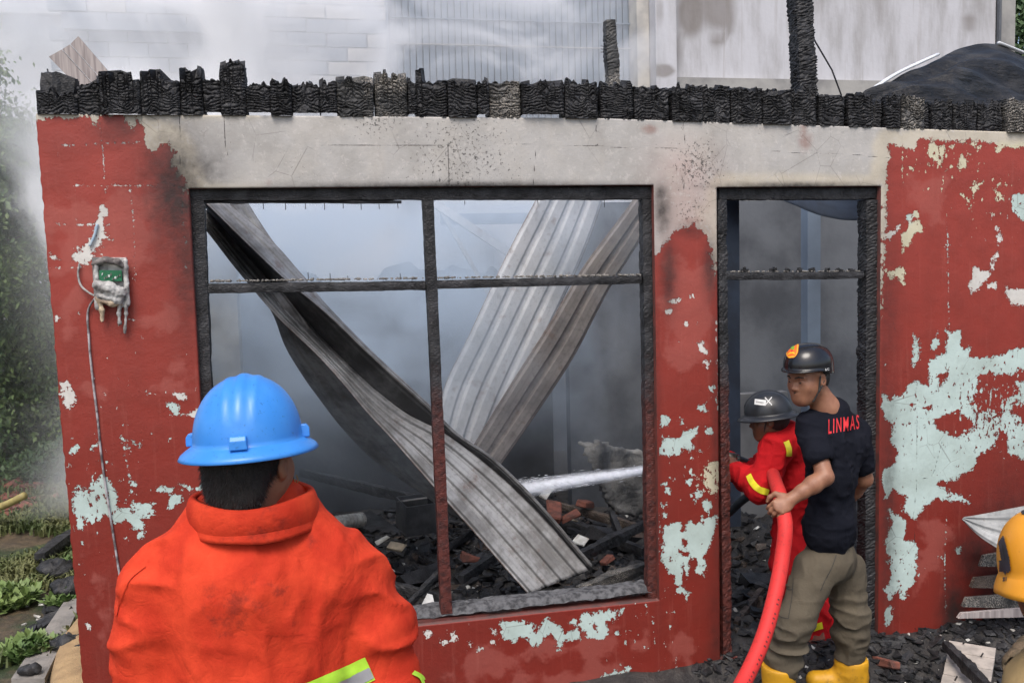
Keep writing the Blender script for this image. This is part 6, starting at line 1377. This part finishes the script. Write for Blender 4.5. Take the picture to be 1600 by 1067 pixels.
# charred box
cbx = empty('charred_box', P(655, 815, 1.75), 'dark burnt metal box on the ash heap left of the mullion', 'box'); Mb = Matrix.Rotation(.25, 3, 'Z') @ Matrix.Rotation(.12, 3, 'X'); bc_ = P(652, 803, 1.75)
M_box = simple('burnt_box_metal', (.06, .062, .066), (.025, .026, .03), 9, .6, .5, 40, .005)
for nm, c, d in (('base', (0, 0, -.10), (.22, .20, .008)), ('side', (-.11, 0, 0), (.008, .20, .20)), ('side', (.11, 0, 0), (.008, .20, .20)), ('front', (0, -.10, 0), (.22, .008, .20)), ('rear', (0, .10, 0), (.22, .008, .20))):
    MB().box(bc_ + np.array(Mb @ Vector(c)), d, Mb).build(nm, M_box, cbx)
MB().box(bc_ + np.array([0, -.01, .105]), (.23, .14, .008), Matrix.Rotation(.25, 3, 'Z') @ Matrix.Rotation(-.25, 3, 'X')).build('lid', simple('pale_scorched_lid', (.22, .21, .20), (.1, .1, .1), 8, .7), cbx)
# tin can
cn = empty('tin_can', P(548, 812, 1.5), 'pale ribbed tin can lying beside the orange shoulder', 'can'); a, b = P(522, 818, 1.45), P(562, 812, 1.6); m = MB()
ts = np.linspace(0, 1, 25); m.tube([a + (b - a) * t for t in ts], [.045 + .0035 * math.cos(t * 50) for t in ts], 18).build('body', simple('sooty_tin', (.42, .41, .37), (.20, .19, .17), 18, .5, Metallic=.3), cn, True)
MB().tube([b, b + (b - a) * .06], [.049, .049], 18).build('rim', M_ash, cn)
# bricks, papers, board scraps
M_brick = simple('broken_red_brick', (.22, .075, .05), (.10, .045, .035), 18, .9, .7, 60, .006); M_paper = simple('scorched_paper', (.62, .62, .58), (.38, .36, .32), 14, .8); M_scrap = simple('pale_board_scrap', (.36, .30, .22), (.20, .17, .13), 14, .8)
def chunk(name, c, d, rot, mat, label, cat, group, jit=.006):
    M = Matrix.Rotation(rot[2], 3, 'Z') @ Matrix.Rotation(rot[0], 3, 'X') @ Matrix.Rotation(rot[1], 3, 'Y'); c = np.array(c, float); g0 = gz(c[0], c[1]); c[2] = max(c[2], g0 + min(d) * .3)
    o = MB().box(c, d, M, jit).build(name, mat); b = o.modifiers.new('bevel', 'BEVEL'); b.width = min(d) * .18; b.segments = 1
    return tag(o, label, cat, group)
GB = 'broken bricks in the debris'
for i, (x, y, Y, s, lab) in enumerate([(866, 800, 1.7, 1.0, 'reddish brick just right of the roof sheet rim'), (915, 787, 2.0, .8, 'small brick piece left of the grey slab foot'), (948, 875, 1.1, .5, 'small red brick chip near the right window jamb'), (892, 806, 1.7, .7, 'flat orange brick piece beside the larger brick'), (1265, 1040, .1, .7, 'brick lump between the boots on the ash'), (1385, 1035, -.2, .6, 'brick chip in the ash right of the yellow boot'), (735, 870, 1.2, .6, 'dark red brick piece just right of the mullion')]):
    chunk('brick', P(x, y, Y), (.20 * s, .10 * s, .06 * s), (rng.uniform(-.4, .4), rng.uniform(-.4, .4), rng.uniform(0, 3)), M_brick, lab, 'brick', GB)
GP = 'scraps of paper and plaster on the ash'
for i, (x, y, Y, w, h, mat, lab) in enumerate([(907, 845, 1.35, .11, .07, M_paper, 'crumpled white scrap on the black heap right of the roof sheet'), (598, 845, 1.4, .09, .05, M_paper, 'white paper scrap beside the orange shoulder'), (620, 852, 1.35, .12, .07, M_scrap, 'tan cardboard scrap next to a paper scrap'), (853, 770, 1.9, .14, .05, M_paper, 'pale folded sheet scrap under the water jet'), (898, 812, 1.7, .07, .03, M_scrap, 'tiny pale wood scrap beside the brick'), (945, 832, 1.5, .10, .03, M_scrap, 'pale splinter on the heap in the right pane'), (1250, 862, .8, .05, .04, M_paper, 'small pale scrap in the dark doorway')]):
    chunk('scrap', P(x, y, Y), (w, h, .012), (rng.uniform(-.6, .6), rng.uniform(-.5, .5), rng.uniform(0, 3)), mat, lab, 'scrap', GP, .008)
q = [P(653, 958, .20), P(682, 955, .20), P(676, 930, .22), P(668, 928, .22)]
o = mesh_obj('glass_shard', q + [p + np.array([0, .012, 0]) for p in q], [(0, 1, 2, 3), (7, 6, 5, 4), (0, 4, 5, 1), (1, 5, 6, 2), (2, 6, 7, 3), (3, 7, 4, 0)], M_whitep); tag(o, 'pale triangular shard standing on the sill left of the mullion', 'shard')
# rubble: countless chips
def rubble(name, n, area, size, mat, seed, label, zoff=0.0, cond=None, flat=.6):
    r = np.random.default_rng(seed); m = MB(); k = 0
    while k < n:
        x, y = r.uniform(area[0], area[1]), r.uniform(area[2], area[3])
        if cond and not cond(x, y): k += .2; continue
        s = size * r.uniform(.3, 1) ** 1.5 * 1.6; M = Matrix.Rotation(r.uniform(0, 6.3), 3, 'Z') @ Matrix.Rotation(r.uniform(-.7, .7), 3, 'X') @ Matrix.Rotation(r.uniform(-.5, .5), 3, 'Y')
        m.box((x, y, gz(x, y) + s * .2 + zoff), (s * r.uniform(.8, 2.6), s, s * flat * r.uniform(.3, 1)), M, s * .14); k += 1
    o = m.build(name, mat); o['kind'] = 'stuff'; o['label'] = label; return o
room = (-.95, 3.0, .2, 2.8)
rubble('charcoal_rubble', 3600, room, .036, M_char, 1, 'charcoal rubble covering the floor of the burnt room')
rubble('brown_rubble', 600, room, .034, M_charbr, 2, 'brown half burnt bits on the floor of the room')
rubble('pale_rubble', 420, (-.95, 3.0, .25, 2.6), .018, M_paper, 3, 'pale plaster crumbs scattered over the ash inside')
rubble('charcoal_rubble', 3800, (1.7, 4.3, -1.6, .1), .024, M_char, 4, 'charcoal heap along the foot of the wall right of the door', cond=lambda x, y: x > 2.6 or y > -.4)
rubble('pale_rubble', 420, (1.9, 4.2, -1.4, .0), .012, M_paper, 5, 'pale glass and plaster crumbs in the ash outside the door')
rubble('brick_rubble', 260, (-3.9, -1.9, 4.3, 5.6), .055, M_brick, 6, 'low heap of broken reddish tiles beyond the grass', zoff=.02)
rubble('charcoal_rubble', 260, (-1.75, -1.25, .9, 3.2), .045, M_char, 7, 'black charred lumps along the left foot of the house', cond=lambda x, y: True)
rubble('pale_rubble', 70, (-2.3, -1.25, .9, 3.2), .025, M_paper, 8, 'white crumbs in the weeds left of the house')
rubble('charcoal_rubble', 60, (-.6, 2.8, .5, 2.4), .10, M_char, 11, 'larger charred lumps on the rubble of the burnt room')
rubble('brown_rubble', 26, (-.6, 2.8, .5, 2.4), .09, M_charbr, 12, 'larger scorched brown lumps on the rubble of the burnt room')
# left yard
stick(PG(62, 872, .06), PG(116, 832, .08), .09, .09, M_char, 'black charred log lying in the grass against the wall corner', seed=71)
for i, (x, y, s, lab) in enumerate([(88, 895, .11, 'round charred lump in the weeds by the wall corner'), (112, 925, .12, 'larger charred lump at the wall foot'), (105, 1010, .08, 'charred lump on the sand near the path'), (125, 1025, .06, 'small charred lump against the red wall on the sand'), (45, 1052, .05, 'small dark lump on the concrete path')]):
    c = PG(x, y, .03); G = Field(); G.ell(c + [0, 0, s * .3], (s, s * .8, s * .55), None, .02); G.ell(c + [s * .5, 0, s * .2], (s * .6, s * .5, s * .4), None, .03); o = G.mesh('charred_lump', M_char, None, .010, lambda q: .06 * (fbm(q, 26, i, 4) - .5)); tag(o, lab, 'charcoal', 'charred lumps left of the house')
yp = MB().tube(spline([PG(-40, 792, .15), PG(5, 790, .22), PG(38, 774, .32)], 14), .03, 8).build('bamboo_pole', simple('yellow_bamboo', (.38, .33, .12), (.26, .2, .08), 10, .6), None, True); tag(yp, 'pale yellow bamboo pole end at the left edge above the grass', 'pole')

# right of the door: sheets and boards
M_sheetd = metal_mat('dull_roof_metal', (.44, .45, .45), (.28, .29, .29), rough=.6, met=.2)
ls = empty('leaning_roof_sheet', P(1560, 830, -.35), 'shiny pale corrugated sheet corner poking in beside the yellow helmet', 'roof sheet')
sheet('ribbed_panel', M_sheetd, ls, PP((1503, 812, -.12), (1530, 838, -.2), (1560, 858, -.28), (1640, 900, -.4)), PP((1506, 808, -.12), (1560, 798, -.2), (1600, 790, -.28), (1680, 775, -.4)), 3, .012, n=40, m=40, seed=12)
for i, (x0, y0, x1, y1, h, mt_, lab) in enumerate([(1532, 885, 1640, 868, 34, M_charash, 'grey slat stacked uppermost behind the yellow helmet'), (1518, 918, 1640, 905, 30, M_charbr, 'dark slat in the middle of the stack by the wall'), (1505, 948, 1640, 938, 28, M_charash, 'grey slat below the dark one in the stack'), (1498, 966, 1640, 955, 16, M_sheetw, 'pale lowest strip of the stack beside the red wall')]):
    o = empty('stacked_slat', P(x0, y0, -.1), lab, 'slat', 'slats stacked against the wall'); Yk = -.07 - .03 * i
    if mt_ is M_sheetw: mt_ = M_plank
    plank(o, (x0, y0), (x0 + 6, y0 - h / 2), (x1, y1 - h / 2), (x1, y1 + h / 2), Yk, .02, 'board', mt_)
wb = empty('nailed_board', P(1515, 1040, -.5), 'pale board with nails lying on the ash at the bottom right', 'board')
def lying(name, mat, parent, corners, th):
    v = [PG(x, y, z) for x, y, z in corners]; v += [p - np.array([0, 0, th]) for p in v]; return mesh_obj(name, v, [(0, 1, 2, 3), (7, 6, 5, 4), (0, 4, 5, 1), (1, 5, 6, 2), (2, 6, 7, 3), (3, 7, 4, 0)], mat, parent)
M_pb = simple('pale_scorched_board', (.46, .41, .36), (.30, .27, .24), 16, .8, .4, 50, .003)
for (a, b, c, d) in (((1483, 1000, .09), (1556, 1012, .09), (1554, 1028, .08), (1481, 1016, .08)), ((1481, 1017, .078), (1554, 1029, .078), (1551, 1046, .07), (1478, 1033, .07)), ((1477, 1034, .068), (1551, 1047, .068), (1548, 1066, .06), (1474, 1052, .06)), ((1473, 1053, .058), (1548, 1067, .058), (1544, 1088, .05), (1468, 1074, .05))):
    lying('plank', M_pb, wb, (a, b, c, d), .018)
for x, y in ((1503, 1008), (1532, 1026), (1491, 1026), (1531, 1056), (1492, 1062)): MB().tube([PG(x, y, .07), PG(x + rng.uniform(-3, 6), y - 6, .11)], .004, 5).build('nail', M_char, wb)
stick(PG(1478, 1008, .12), PG(1560, 1090, .13), .05, .04, M_char, 'black charred lath lying diagonally over the nailed board', seed=81)
hl = empty('hollow_log', PG(1590, 1050, .1), 'short hollow brown log end at the bottom right corner under the yellow helmet', 'log')
G = Field(); c = P(1597, 1042, -1.0); G.cap(c, c + [.16, .12, 0], .075, .07, .02); G.cap(c - [.04, .03, 0], c + [.10, .075, 0], .054, .05, .01, sub=True); G.mesh('bark', simple('mossy_brown_bark', (.17, .12, .07), (.07, .055, .03), 20, .9, 1, 50, .01), hl, .006, lambda q: .008 * (fbm(q, 50, 3) - .5))
G = Field(); G.cap(c + [.02, .015, 0], c + [.10, .08, 0], .050, .05, .01); G.mesh('dark_core', M_char, hl, .008)
